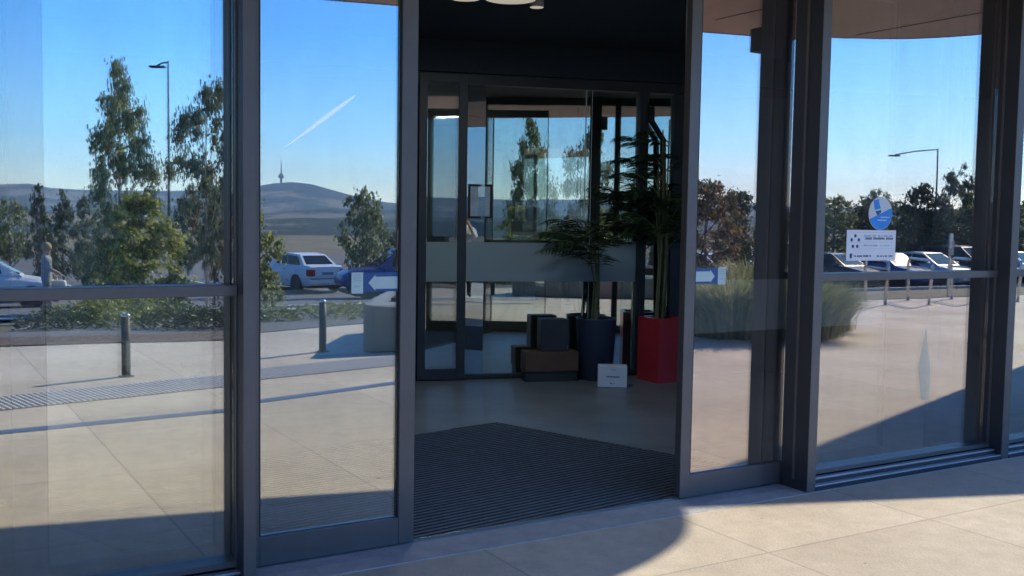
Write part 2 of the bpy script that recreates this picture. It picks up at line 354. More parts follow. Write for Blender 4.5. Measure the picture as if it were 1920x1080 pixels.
# ------------------------------------------------------------------ hills and haze
hb = MB(); rr = [150, 220, 320, 480, 700, 1000, 1400, 1900, 2400, 2800, 3200, 3600, 4000, 4600, 5200, 5800, 6400, 7000, 7600, 8200, 8700, 9000, 9400, 10000, 10600]
AZ = np.linspace(-75, 80, 156)
px_az = lambda px: 31 + math.degrees(math.atan((px - 960) / F_PX))
prof = [(-80, 45), (px_az(-200), 40), (px_az(0), 44), (px_az(40), 52), (px_az(90), 42), (px_az(300), 40), (px_az(420), 46), (px_az(485), 56), (px_az(515), 63), (px_az(540), 66), (px_az(570), 65),
        (px_az(600), 57), (px_az(650), 42), (px_az(700), 31), (px_az(745), 25), (px_az(900), 30), (px_az(1100), 34), (px_az(1300), 30), (px_az(1395), 42), (px_az(1440), 34), (px_az(1600), 30), (80, 28)]
for r in rr:
    for a in AZ:
        ridge = np.interp(a, [q[0] for q in prof], [q[1] for q in prof]) / F_PX * 9000
        base = float(np.interp(r, [150, 320, 1000, 2400, 3200, 12000], [-1.6, -6, -34, -52, -48, -20]))
        nz = mnoise.fractal((a * .13, r / 1500, 3.1), 1, 2, 4)
        f1 = max(0, 1 - abs(r - 3300) / 750) ** 1.3 * (34 + 26 * mnoise.noise((a * .16, 2.2, 0)) + 10 * nz) * 1.2
        f2 = max(0, 1 - abs(r - 5400) / 1500) ** 1.2 * (78 + 46 * mnoise.noise((a * .11, 9.2, 0)) + 18 * nz)
        f3 = max(0, 1 - abs(r - 8900) / 2100) ** 1.1 * (ridge - base + 6 * nz)
        z = base + max(f1, f2, f3) + nz * min(8, r / 400)
        ar = R_(a); hb.v.append((r * math.sin(ar), -r * math.cos(ar) + 4.53, z))
nA = len(AZ)
for i in range(len(rr) - 1):
    for j in range(nA - 1): hb.f.append((i * nA + j, i * nA + j + 1, (i + 1) * nA + j + 1, (i + 1) * nA + j)); hb.mi.append(0)
hm, n_, l_, p_ = new_mat('hill_land'); p_.inputs['Roughness'].default_value = .95; p_.inputs['Specular IOR Level'].default_value = .1
tc_ = n_.new('ShaderNodeTexCoord'); z1 = n_.new('ShaderNodeTexNoise'); z1.inputs['Scale'].default_value = .0022; z1.inputs['Detail'].default_value = 7
z2 = n_.new('ShaderNodeTexNoise'); z2.inputs['Scale'].default_value = .03; z2.inputs['Detail'].default_value = 5
l_.new(tc_.outputs['Object'], z1.inputs['Vector']); l_.new(tc_.outputs['Object'], z2.inputs['Vector'])
rp_ = n_.new('ShaderNodeValToRGB'); rp_.color_ramp.elements[0].position = .40; rp_.color_ramp.elements[1].position = .48
rp_.color_ramp.elements[0].color = (.19, .155, .09, 1); rp_.color_ramp.elements[1].color = (.012, .024, .014, 1)
ad = n_.new('ShaderNodeMath'); ad.operation = 'MULTIPLY_ADD'; ad.inputs[1].default_value = .35; l_.new(z2.outputs[0], ad.inputs[0])
sb = n_.new('ShaderNodeMath'); sb.operation = 'SUBTRACT'; sb.inputs[1].default_value = .175; l_.new(ad.outputs[0], sb.inputs[0]); l_.new(z1.outputs[0], ad.inputs[2])
l_.new(sb.outputs[0], rp_.inputs[0]); l_.new(rp_.outputs[0], p_.inputs['Base Color'])
struct(hb.build('hills', hm, smooth=True))
hz, n_, l_, p_ = new_mat('haze_air'); n_.remove(p_); pv = n_.new('ShaderNodeVolumePrincipled')
pv.inputs['Density'].default_value = .00006; pv.inputs['Color'].default_value = (.5, .72, 1, 1); pv.inputs['Anisotropy'].default_value = .2
l_.new(pv.outputs[0], n_['Material Output'].inputs['Volume'])
tag(MB().box((-12000, -12000, -90), (12000, 300, 560)).build('haze', hz), None, None, kind='stuff')

# ------------------------------------------------------------------ glass front
GY = -.10                                        # glass plane of the fixed bays
def glass_bay(name, label, x0, x1, fins, m, trans=True):
    t = thing(name, label, 'glazed bay', (x0, 0, 0))
    L = x1 - x0
    for nm, a, c in (('head_rail', (0, -.16, 3.2), (L, -.03, 3.299)), ('transom', (0, -.16, 1.253), (L, -.05, 1.300)), ('bottom_rail', (0, -.155, .072), (L, -.04, .1))): MB().box(a, c).build(nm, M['alu'], t, bevel=.003)
    MB().box((0, GY, .1), (L, GY + .012, 1.253)).build('glass', m, t); MB().box((0, GY, 1.3), (L, GY + .012, 3.2)).build('glass', m, t)
    MB().box((0, -.2, .055), (L, -.157, .066)).build('sill', M['sill'], t, bevel=.002); MB().box((0, -.25, .028), (L, -.203, .036)).build('sill', M['sill'], t, bevel=.002)
    MB().box((0, -.255, .006), (L, -.03, .0269)).box((0, -.2, .027), (L, -.03, .054)).build('skirting', M['alu_d'], t)
    return t
def fin(name, label, x0, x1, y0, y1):
    t = thing(name, label, 'mullion', ((x0 + x1) / 2, y0, 0))
    w = (x1 - x0) / 2; d = y1 - y0
    f = MB(); f.box((-w, .004, .004), (w, d, 3.3)); f.build('shaft', M['alu_d'], t, bevel=.003)
    MB().box((-w - .001, 0, .006), (w + .001, .0035, 3.3)).build('sky_lit_face', M['alu'], t)  # paler front sheet paints in the sky light on the fin
    MB().box((-w - .006, d * .48, .06), (-w - .0005, d * .56, 3.25)).build('side_groove', M['alu'], t)
    return t
b0 = glass_bay('glazed_bay', 'wide glazed bay left of the doorway, mirroring the tall gum and round bush', -1.4, 1.262, None, M['glass'])
fin('mullion', 'slim charcoal mullion between the left glazed bay and the parked door leaf', 1.2630, 1.3146, -.25, -.045)
fin('mullion', 'broad dark post at the right side of the open doorway', 4.640, 4.707, -.25, -.035)
b1 = glass_bay('glazed_bay', 'glazed bay right of the dark post, with an oval sticker and a white card', 4.7085, 6.515, None, M['glass_r'])
fin('mullion', 'dark mullion at the right edge, closing the bay with the stickers', 6.5165, 6.592, -.25, -.045)
b2 = glass_bay('glazed_bay', 'narrow sliver of glazed bay at the far right edge', 6.5935, 8.7, None, M['glass'])

def door_leaf(name, label, x0, x1, stiles, gl):
    t = thing(name, label, 'sliding door', (0, 0, 0)); st = sorted(stiles)
    fr = MB()
    for a, b in st: fr.box((a, -.022, .012), (b, .03, 3.12))
    for i in range(len(st) - 1):
        a, b = st[i][1], st[i + 1][0]
        fr.box((a, -.02, .012), (b, .028, .143)); fr.box((a, -.02, 3.02), (b, .028, 3.12))
    fr.build('frame', M['alu'], t, bevel=.003)
    fb = MB(); se = MB()
    for i in range(len(st) - 1):
        a, b = st[i][1], st[i + 1][0]
        MB().box((a + .003, .0, .146), (b - .003, .01, 3.017)).build('glass', M[gl[i]], t); fb = MB()
        fb.box((a + .004, .0115, .955), (b - .004, .0135, 1.262)); fb.build('frosted_band', M['frost'], t)
        for q in ((a - .004, a + .006), (b - .006, b + .004)): MB().box((q[0], -.0195, .146), (q[1], -.005, 3.017)).build('seal', M['seal'], t)
    return t
dl = door_leaf('sliding_door', 'left sliding door leaf, parked half behind the left mullion', .43, 2.17, [(.40, .524), (1.207, 1.40), (2.087, 2.169)], ('glass_leaf', 'glass_leaf'))
dr = door_leaf('sliding_door', 'right sliding door leaf, parked half behind the dark post', 3.85, 5.72, [(3.852, 3.925), (4.80, 4.805), (5.572, 5.578)], ('glass_pink', 'glass_thin'))
ip = thing('mullion', 'dark inner post seen through the right bay behind its glass', 'mullion', (6.235, .02, 0)); MB().box((-.08, 0, .004), (.08, .09, 3.29)).build('shaft', M['alu_d'], ip, bevel=.004); MB().box((-.09, -.012, .004), (.09, -.001, .1)).build('foot_cap', M['alu'], ip)
def sticker(par, x0, sgn):
    s_ = par
    X = lambda d: x0 + sgn * d
    y = -.006
    b = MB()
    def fl(poly, mi, yy_):
        pts = [(X(a), z) for a, z in poly]; n = len(pts)
        b.add([(x, yy_, z) for x, z in pts] + [(x, yy_ + .0012, z) for x, z in pts], [tuple(range(n)), tuple(range(2 * n - 1, n - 1, -1))] + [(i, (i + 1) % n, n + (i + 1) % n, n + i) for i in range(n)], mi, None)
    fl([(.002, 1.245), (.178, 1.245), (.178, 1.335), (.002, 1.335)], 0, y)
    fl([(.006, 1.258), (.12, 1.258), (.12, 1.250), (.155, 1.287), (.12, 1.325), (.12, 1.316), (.006, 1.316)], 1, y - .0015)
    fl([(.181, 1.238), (.240, 1.238), (.240, 1.337), (.181, 1.337)], 1, y)
    for z in (1.322, 1.31, 1.298, 1.27): fl([(.193, z), (.228, z), (.228, z + .004), (.193, z + .004)], 2, y - .0015)
    fl([(.193, 1.275), (.2, 1.268), (.222, 1.268), (.228, 1.275), (.222, 1.271), (.2, 1.271)], 2, y - .0025)
    o = b.build('door_sticker', [M['blue_d'], M['mint'], M['inkl']], par); return o
sticker(dl, 2.083, -1); sticker(dr, 3.929, 1)

# stickers on the right bay
def on_bay(px, py): p = onY(px, py, GY - .003); return p
def flat_on(b, pts, y, mi): # pts in (x,z)
    n = len(pts); b.add([(x, y, z) for x, z in pts] + [(x, y + .001, z) for x, z in pts], [tuple(range(n)), tuple(range(2 * n - 1, n - 1, -1))] + [(i, (i + 1) % n, n + (i + 1) % n, n + i) for i in range(n)], mi)
oc = on_bay(1651, 400); ow = (on_bay(1673, 400)[0] - on_bay(1629, 400)[0]) / 2; oh = (on_bay(1651, 369)[2] - on_bay(1651, 431)[2]) / 2
ot = thing('oval_sticker', 'oval white and blue sticker on the glass above the white card', 'sticker', (oc[0], GY - .003, oc[2]))
E_ = lambda a, k=1.0: (ow * k * math.cos(a), oh * k * math.sin(a))
b = MB(); flat_on(b, [E_(i / 40 * 2 * math.pi) for i in range(40)], 0, 0)
a0, a1 = R_(202), R_(380); flat_on(b, [E_(a0 + (a1 - a0) * i / 24, .975) for i in range(25)], -.0012, 1)
flat_on(b, [(-ow * .62, oh * .78), (-ow * .2, oh * .85), (-ow * .1, oh * .5), (0, oh * .3), (-ow * .5, oh * .2)], -.0012, 1)
flat_on(b, [(-ow * .45, oh * .12), (ow * .02, oh * .2), (ow * .05, oh * .06), (-ow * .25, -oh * .14)], -.0012, 2)
for k, (z, w) in enumerate(((-.27, .7), (-.45, 1.0))):
    for q in range(6): flat_on(b, [(ow * (-.25 * k + .02 + q * .13), oh * z), (ow * (-.25 * k + .12 + q * .13), oh * z), (ow * (-.25 * k + .12 + q * .13), oh * (z + .07)), (ow * (-.25 * k + .02 + q * .13), oh * (z + .07))], -.0024, 0)
b.build('printed_oval', [M['oval'], M['blue_s'], M['blue_d']], ot)
c0 = on_bay(1586, 489); c1 = on_bay(1680, 432); cw, ch = c1[0] - c0[0], c1[2] - c0[2]
ct = thing('notice_card', 'white card with five dots stuck under the oval sticker', 'notice', (c0[0], GY - .003, c0[2]))
b = MB(); flat_on(b, [(0, 0), (cw, 0), (cw, ch), (0, ch)], 0, 0)
for a in range(5):
    an = R_(90 + 72 * a); cx, cz = cw * .17 + .034 * math.cos(an), ch * .62 + .036 * math.sin(an)
    flat_on(b, [(cx + .011 * math.cos(i * math.pi / 5), cz + .011 * math.sin(i * math.pi / 5)) for i in range(10)], -.0012, 1)
def textrow(b, x0, x1, z, h, y, mi, seed, dens=.78):
    r = random.Random(seed); x = x0
    while x < x1:
        w = r.uniform(.5, 1.0) * h * .75
        if r.random() < .86: flat_on(b, [(x, z), (min(x + w, x1), z), (min(x + w, x1), z + h * r.choice((.72, 1, 1))), (x, z + h)], y, mi)
        x += w + h * .22
textrow(b, cw * .34, cw * .95, ch * .78, ch * .06, -.0012, 3, 1); textrow(b, cw * .34, cw * .95, ch * .69, ch * .07, -.0012, 2, 2)
textrow(b, cw * .34, cw * .92, ch * .47, ch * .05, -.0012, 3, 3); textrow(b, cw * .16, cw * .5, ch * .12, ch * .06, -.0012, 2, 4)
textrow(b, cw * .62, cw * .94, ch * .12, ch * .05, -.0012, 2, 5)
for z in (.92, .6, .38): flat_on(b, [(cw * .05, ch * z), (cw * .96, ch * z), (cw * .96, ch * (z + .007)), (cw * .05, ch * (z + .007))], -.0012, 3)
flat_on(b, [(cw * .075, ch * .08), (cw * .11, ch * .08), (cw * .12, ch * .2), (cw * .093, ch * .25), (cw * .066, ch * .2)], -.0012, 1)
b.build('printed_card', [M['white'], M['inkb'], M['ink'], M['inkl']], ct)

pm = [on_bay(*a) for a in ((1737, 615), (1745, 690), (1742, 750), (1728, 750), (1722, 690))][::-1]
pt = thing('window_mark', 'pale spindle shaped mark on the glass low in the right bay', 'sticker', (pm[0][0], GY - .003, 1.0))
b = MB(); flat_on(b, [(q[0] - pm[0][0], q[2] - 1.0) for q in pm], 0, 0); b.build('pale_shape', frost_mat('pale_mark', (.85, .82, .75), .14), pt)  # pale translucent shape laid flat on the pane
# ------------------------------------------------------------------ building shell, canopy
sh = thing('lobby_building', 'low entrance building with a dark lobby behind the glass front', 'building', (0, 0, 0))
MB().box((-12, .2, 3.45), (12.5, 13, 3.75)).box((-12, -.05, 3.3), (12.5, 13, 3.45)).build('roof', M['ceil'], sh)
for a, c in (((-12, 12.8, -.05), (12.5, 13, 3.3)), ((-12.2, -.05, -.05), (-12, 13, 3.3)), ((12.5, 0, -.05), (12.7, 13, 3.3))): MB().box(a, c).build('inner_wall', M['wall_in'], sh)
MB().box((-12, -.2, 0), (-1.402, .15, 3.299)).build('outer_wall', M['render'], sh); MB().box((8.702, -.2, 0), (12.498, .15, 3.299)).build('outer_wall', M['render'], sh)
MB().box((12.5, -3.27, 0), (22, -.001, 7.4)).build('side_wing', M['render'], sh)
struct(MB().box((-12, -.014, -.08), (12.5, 12.8, 0)).build('lobby_floor', M['floor']))
rim = [(-12, -4.3), (-6, -4.25), (-2, -4.05), (.5, -3.85), (2.88, -3.45), (3.58, -3.27), (5, -3.0), (6.32, -2.74), (7.06, -2.56), (7.5, -2.44), (7.95, -2.22), (8.21, -1.95), (8.38, -1.65), (8.52, -1.2), (8.58, -.7), (8.58, -.21)]
def smooth_poly(p, it=2):
    for _ in range(it):
        q = [p[0]]
        for a, b in zip(p, p[1:]): q += [(a[0] * .75 + b[0] * .25, a[1] * .75 + b[1] * .25), (a[0] * .25 + b[0] * .75, a[1] * .25 + b[1] * .75)]
        p = q + [p[-1]]
    return p
rim = smooth_poly(rim)
ca = thing('entrance_canopy', 'curved canopy over the doors, brown soffit seen mirrored along the top', 'canopy', (0, 0, 3.3))
ins = [(x - .05 if i > len(rim) * .6 else x, y + .05) for i, (x, y) in enumerate(rim)]
MB().prism([(-12, -.06)] + ins + [(8.5, -.06)], .004, .03).build('soffit', M['soffit'], ca)
MB().prism([(-12, -.055)] + rim + [(8.58, -.055)], .031, .36).build('fascia', M['black'], ca)
rimb = MB(); rimb.tube([(x, y, .012) for x, y in ins], .014, 6); rimb.build('rim_edge', M['black'], ca)
for k in range(10):
    x = -6 + k * 1.5; MB().box((x, -2.2, -.001), (x + .012, -.3, .0035)).build('panel_joint', M['black'], ca)
dn = thing('downlight', 'small round downlight in the brown soffit, mirrored at the top of the right door leaf', 'light', (6.63, -2.12, 3.30))
MB().lathe([(.05, -.004), (.075, -.004), (.08, 0), (.08, .003)], 20).build('bezel', M['trim'], dn); MB().lathe([(.002, -.006), (.048, -.006), (.048, -.002)], 16).build('lens', M['lamp'], dn)
cc = thing('speaker_box', 'dark box fixed under the soffit, mirrored high in the right door leaf', 'speaker', (6.36, -1.95, 3.03))
MB().box((-.11, -.09, 0), (.11, .09, .2)).build('housing', M['black'], cc, bevel=.01); MB().tube([(0, 0, .2), (0, 0, .275)], .02).build('bracket', M['black'], cc)

# ------------------------------------------------------------------ inside the doorway
PI_A = np.array([5.2, 4.37]); PI_AN = R_(-17)
inner = thing('inner_glass_screen', 'inner glass screen with sliding leaf at the back of the entry, mirroring sky', 'glass screen', (5.2, 4.37, 0), PI_AN)
def ibox(b, u0, u1, v0, v1, z0, z1, mi=0): b.box((u0, v0, z0), (u1, v1, z1), mi)
for u0, u1, v0, v1 in ((1.425, 1.525, -.06, .1), (1.80, 1.95, -.05, .1)):
    fr = MB(); ibox(fr, u0, u1, v0, v1, .051, 2.899); fr.build('post', M['alu_d'], inner, bevel=.004)
fr = MB(); ibox(fr, -2.7, 3.6, -.06, .1, 2.9, 3.0); fr.build('head_rail', M['alu_d'], inner, bevel=.004)
fr = MB(); ibox(fr, -.84, 1.95, -.03, .06, .004, .05); fr.build('bottom_rail', M['alu_d'], inner, bevel=.004)
for u0, u1 in ((-.835, -.36), (-.16, .868), (.875, 1.42), (1.53, 1.795)):
    g = MB(); ibox(g, u0, u1, 0, .012, .05, 2.9); g.build('glass', M['glass_in'], inner)
g = MB(); g.box((0, 0, .05), (.185, .012, 2.9), mx=Matrix.Translation((-.352, 0, 0)) @ Matrix.Rotation(R_(-11.4), 4, 'Z')); g.build('glass', M['glass_turn'], inner)
for u0, u1, nm in ((-4.2, -.84, 'wall_panel'), (1.955, 5.2, 'wall_panel')):
    g = MB(); ibox(g, u0, u1, -.055, .09, .004, 2.899); g.build(nm, M['wall_in'], inner)
lf = MB()
ibox(lf, -.835, -.755, -.09, -.045, .01, 2.985); ibox(lf, -.445, -.36, -.09, -.045, .01, 2.985); ibox(lf, -.755, -.445, -.088, -.047, .01, .118); ibox(lf, -.755, -.445, -.088, -.047, 2.905, 2.985)
lo = lf.build('sliding_leaf', M['alu_d'], inner, bevel=.003)
MB().box((-.754, -.07, .118), (-.446, -.062, 2.905)).build('leaf_glass', glass_mat('leaf_glass_in', .3, (.8, .85, .85)), lo)
fb = MB(); ibox(fb, -.753, -.447, -.0745, -.0725, .977, 1.363); fb.build('frosted_band', M['frost'], lo); fb = MB(); ibox(fb, -.35, 1.42, -.046, -.044, .977, 1.363); fb.build('frosted_band', M['frost_in'], inner)
jt = MB(); ibox(jt, .866, .8765, -.003, .016, .05, 2.9); ibox(jt, .93, .936, -.0035, -.0015, .05, 2.9); jt.build('glass_joint', mat('glass_edge', (.45, .6, .58), .3), inner)
MB().box((-4.4, -.12, 3.001), (5.4, .14, 3.299)).build('bulkhead', M['ceil'], inner)

mt = thing('entrance_mat', 'dark ribbed entrance mat just inside the open doors', 'mat', (0, 0, 0))
mp = [(2.2, .03), (4.85, .03), (4.57, .908), (4.043, 2.409), (.45, 1.75), (1.07, .03)]
MB().prism([(1.07, .03), (4.85, .03), (4.57, .908), (4.043, 2.409), (.45, 1.75)], .001, .006).build('rubber_base', M['mat_b'], mt)
rb = MB(); md = Vector((math.cos(R_(7.5)), math.sin(R_(7.5)))); mn = Vector((-md.y, md.x))
poly = [Vector(p) for p in ((1.07, .03), (4.85, .03), (4.57, .908), (4.043, 2.409), (.45, 1.75))]
k = -.6
while k < 2.6:
    ts = []
    for a, c in zip(poly, poly[1:] + poly[:1]):
        da, dc = a.dot(mn) - k, c.dot(mn) - k
        if da * dc < 0: ts.append((a + (c - a) * (da / (da - dc))).dot(md))
    if len(ts) == 2 and abs(ts[0] - ts[1]) > .03:
        p, q = md * (min(ts) + .01) + mn * k, md * (max(ts) - .01) + mn * k; w = mn * .006
        rb.add([(p.x - w.x, p.y - w.y, .0062), (q.x - w.x, q.y - w.y, .0062), (q.x + w.x, q.y + w.y, .0062), (p.x + w.x, p.y + w.y, .0062),
                (p.x - w.x, p.y - w.y, .0105), (q.x - w.x, q.y - w.y, .0105), (q.x + w.x, q.y + w.y, .0105), (p.x + w.x, p.y + w.y, .0105)],
               [(0, 3, 2, 1), (4, 5, 6, 7), (0, 1, 5, 4), (1, 2, 6, 5), (2, 3, 7, 6), (3, 0, 4, 7)])
    k += .046
rb.build('rail', M['mat_a'], mt)['kind'] = 'stuff'
MB().box((1.07, .012, .001), (4.85, .028, .012)).build('edge_trim', M['steel'], mt)

def ring_light(name, label, p, r):
    t = thing(name, label, 'light', (p[0], p[1], 3.298))
    MB().lathe([(r * .985, -.05), (r, -.045), (r, 0)], 40).build('rim', M['trim'], t); MB().lathe([(.002, -.051), (r * .97, -.0515), (r * .975, -.046)], 40).build('diffuser', M['lamp'], t)
def glow(p, r, w):
    d = bpy.data.lights.new('ceiling_glow', 'AREA'); d.shape = 'DISK'; d.size = 2 * r; d.energy = w; d.color = (.8, .92, 1); o = bpy.data.objects.new('ceiling_glow', d); COL.objects.link(o); o.location = (p[0], p[1], 3.235)
glow((4.03, 2.30), .19, 6); glow((3.76, 2.45), .11, 3); glow((4.36, 2.42), .05, 2)
ring_light('ceiling_light', 'large round lit ceiling light at the top edge above the doorway', (4.03, 2.27), .2)
ring_light('ceiling_light', 'ceiling light whose rounded tip shows left of the large one at the top edge', (3.74, 2.45), .12)
ring_light('ceiling_light', 'small round downlight right of the large ceiling light at the top edge', (4.36, 2.42), .055)

def planter_round():
    t = thing('planter_pot', 'tall round slate blue pot holding the palm inside the entry', 'plant pot', (6.08, 3.93, 0))
    MB().lathe([(.165, 0), (.17, .005), (.205, .61), (.208, .62), (.185, .62), (.18, .57), (.02, .57)], 40).build('pot', M['blue'], t, smooth=True)
    MB().lathe([(.179, .571), (.02, .585)], 20).build('soil', M['soil'], t); return t
planter_round()
rp = thing('planter_box', 'glossy red square planter beside the right door leaf', 'plant pot', (6.64, 3.57, 0), R_(-2))
bx = MB(); w = .175
for a, b_ in (((-w, -w, 0), (w, w, .6)), ((-w, -w, .6), (w, -w + .03, .64)), ((-w, w - .03, .6), (w, w, .64)), ((-w, -w + .03, .6), (-w + .03, w - .03, .64)), ((w - .03, -w + .03, .6), (w, w - .03, .64))): bx.box(a, b_)
bx.build('pot', M['red'], rp); MB().box((-w + .032, -w + .032, .6005), (w - .032, w - .032, .615)).build('soil', M['soil'], rp)

def frond(b, base, az, L, rise, n=13, wl=.27, ww=.011, mi=0, ms=1):
    pts = []
    for i in range(15):
        t = i / 14; r = L * (t * .8 + t * t * .12); z = rise * (t * 1.5 - t * t * .95) * L
        pts.append(Vector((base[0] + r * math.cos(az), base[1] + r * math.sin(az), base[2] + z)))
    b.tube(pts, [.007 * (1 - .8 * i / 14) for i in range(15)], 5, ms)
    for k in range(n):
        t = .22 + .78 * k / n; i = min(13, int(t * 14)); p = pts[i].lerp(pts[i + 1], t * 14 - i); d = (pts[i + 1] - pts[i]).normalized()
        sd = d.cross(Vector((0, 0, 1))).normalized(); l = wl * (1 - .55 * abs(t - .5) * 1.6) * random.uniform(.85, 1.1)
        for s_ in (-1, 1):
            e = (d * .7 + sd * s_ + Vector((0, 0, -.25 + random.uniform(-.15, .1)))).normalized(); nrm = e.cross(d).normalized().cross(e)
            m_ = p + e * l * .45; tip = p + e * l + Vector((0, 0, -.03)); q = nrm * ww
            b.add([p, m_ - q, tip, m_ + q], [(0, 1, 2, 3)], mi)
def palm(label, name, loc, n, L, z0, z1, seed, stems):
    random.seed(seed); t = thing(name, label, 'plant', loc); fb = MB(); sb_ = MB()
    for k in range(stems):
        a = random.uniform(0, 6.28); top = Vector((.07 * math.cos(a) + random.uniform(-.05, .05), .07 * math.sin(a), random.uniform(z0 + .2, z1)))
        sb_.tube([(.05 * math.cos(a), .05 * math.sin(a), 0), top * .5 + Vector((.02, 0, 0)), top], [.012, .01, .007], 6)
        for q in range(n // stems):
            frond(fb, top - Vector((0, 0, random.uniform(0, (top.z - z0) * .75))), random.uniform(0, 6.28), L * random.uniform(.7, 1.1), random.uniform(.3, 1.0))
    sb_.build('cane', M['cane'], t); fb.build('fronds', [M['palm'], M['cane']], t); return t
palm('feathery palm growing from the slate blue pot', 'palm_plant', (6.08, 3.93, .575), 15, .62, .4, 1.2, 3, 5)
palm('tall dense palm growing from the red planter up to the ceiling beams', 'palm_plant', (6.62, 3.60, .61), 50, .45, .55, 2.0, 4, 10)
wb = thing('carton', 'small white printed carton on the floor before the slate blue pot', 'box', (5.93, 3.44, 0), R_(-34))
MB().box((-.14, -.055, .001), (.14, .055, .215)).build('box', M['white'], wb, bevel=.008)
for x0_, x1_, z_, h_, sd_ in ((-.07, .07, .1, .012, 8), (-.02, .02, .035, .014, 9), (-.01, .03, .17, .006, 10)):
    b = MB(); textrow(b, x0_, x1_, z_, h_, -.0565, 0, sd_); b.build('printed_line', M['inkb'], wb)
fn = onY(878, 345, 0)
def on_inner(px, py, off):
    d = np.array([math.cos(PI_AN), math.sin(PI_AN)]); nn = np.array([-d[1], d[0]]); r = pray(px, py); o = np.array(EYE)
    k = (((PI_A - o[:2]) @ nn) + off) / (r[:2] @ nn); P = o + k * r; return float((P[:2] - PI_A) @ d), float(P[2])
u0, z1 = on_inner(878, 345, -.02); u1, z0 = on_inner(922, 410, -.02)
nt = thing('framed_notice', 'black framed notice hanging on the inner glass beside the sliding leaf', 'notice', (PI_A[0] + (u0 + u1) / 2 * math.cos(PI_AN), PI_A[1] + (u0 + u1) / 2 * math.sin(PI_AN), (z0 + z1) / 2), PI_AN)
hw, hh = (u1 - u0) / 2, (z1 - z0) / 2; f = MB()
for a, c in (((-hw, -.03, -hh), (hw, -.012, -hh + .022)), ((-hw, -.03, hh - .022), (hw, -.012, hh)), ((-hw, -.03, -hh + .022), (-hw + .022, -.012, hh - .022)), ((hw - .022, -.03, -hh + .022), (hw, -.012, hh - .022))): f.box(a, c)
f.build('frame', M['black'], nt); MB().box((-hw + .022, -.024, -hh + .022), (hw - .022, -.014, hh - .022)).build('sheet', mat('notice_sheet', (.42, .5, .58), .35, ns=9, na=.25), nt)
for q in range(7):
    b = MB(); textrow(b, -hw * .1, hw * .62, -hh * .55 + q * .035, .008, -.0265, 0, 20 + q); b.build('printed_line', M['inkl'], nt)
ua, _ = on_inner(985, 690, -.3); ub, _ = on_inner(1085, 690, -.3); uc, _ = on_inner(1016, 620, -.3); ud, _ = on_inner(1066, 620, -.3)
bn = thing('timber_stand', 'low brown timber stand with a dark block for the mirrored pot, left of the slate blue pot', 'stand', (5.2, 4.37, 0), PI_AN)
MB().box((ua, -.3, .1), (ub, -.1, .3)).build('shelf_box', M['timber'], bn, bevel=.008); MB().box((uc, -.29, .3), (ud, -.11, .62)).build('mirror_image_block', M['alu_d'], bn, bevel=.01); MB().box((ua + .01, -.28, .001), (ub - .01, -.11, .0995)).build('plinth', M['alu_d'], bn)  # dark block stands in for the slate pot's mirror image
pp = thing('drain_pipe', 'black cranked pipe in front of the inner glass above the red planter', 'pipe', (PI_A[0], PI_A[1], 0), PI_AN)
pts = [on_inner(*a, -.09) for a in ((1222, 200), (1222, 228), (1243, 262), (1243, 430), (1243, 700))]
MB().tube([(u, -.09, z) for u, z in pts[:4]] + [(pts[4][0], -.09, .01)], .032, 12).build('pipe', M['black'], pp)
for z in (1.85, 2.25): MB().box((pts[2][0] - .06, -.09, z), (pts[2][0] + .06, -.055, z + .03)).build('bracket', M['black'], pp)

# ------------------------------------------------------------------ forecourt things
def bollard(label, p, h):
    t = thing('bollard', label, 'bollard', (p[0], p[1], zf(p[1])), 0, 'bollards on the forecourt')
    MB().lathe([(.042, .0), (.042, h - .03)], 20).build('shaft', M['boll'], t, smooth=True)
    MB().lathe([(.043, h - .03), (.043, h - .02), (.038, h - .008), (.028, h - .002), (.003, h)], 20).build('cap', M['steel'], t, smooth=True)
    MB().lathe([(.075, 0), (.075, .006), (.05, .008)], 20).build('base_plate', M['boll'], t)
bollard('dark bollard with steel cap mirrored below the car, beside the concrete planter wall', (4.33, -6.98), .62)
bollard('dark bollard mirrored in the lower left bay before the garden bed', (1.95, -6.2), .62)
pl = thing('planter_wall', 'grey concrete planter wall with a sloping top, mirrored beside the bollard', 'planter', (0, 0, 0))
outline = [(4.86, -6.95), (4.74, -6.74), (4.82, -6.66), (6.4, -6.5), (8.2, -6.55), (9.0, -7.3), (8.6, -8.7), (7.2, -9.2), (6.0, -8.8), (5.3, -7.8)]
outline = outline[::-1]
MB().prism(outline, 0, lambda x, y: .60 - .17 * max(0, min(1, (y + 9.0) / 2.4)) * max(0, min(1, (x - 4.5) / 1.6))).build('wall', M['planter'], pl, bevel=.03)
cxp = sum(p[0] for p in outline) / len(outline); cyp = sum(p[1] for p in outline) / len(outline)
MB().prism([(cxp + (x - cxp) * .72, cyp + (y - cyp) * .6) for x, y in outline], .4, .615).build('soil', M['soil'], pl)
td = Vector((4.63 - .72, -5.59 + 4.80)).normalized(); tn = Vector((td.y, -td.x))
tp = thing('tactile_paving', 'long strip of steel tactile studs set in the paving, mirrored across the left panes', 'tactile paving', (.72, -4.78, 0), math.atan2(td.y, td.x))
tb = MB(); tb.box((-3, -.66, -.02), (4.9, 0, .005)); tb.build('plate', M['studb'], tp)
sd = MB()
for i in range(int(7.9 / .05)):
    for j in range(13):
        x = -3 + .03 + i * .05; y = -.03 - j * .05
        vs = [(x + .017 * math.cos(q * math.pi / 3), y + .017 * math.sin(q * math.pi / 3), .0055) for q in range(6)] + [(x + .012 * math.cos(q * math.pi / 3), y + .012 * math.sin(q * math.pi / 3), .012) for q in range(6)]
        sd.add(vs, [(6, 7, 8, 9, 10, 11)] + [(q, (q + 1) % 6, 6 + (q + 1) % 6, 6 + q) for q in range(6)])
sd.build('studs', M['stud'], tp)['kind'] = 'stuff'
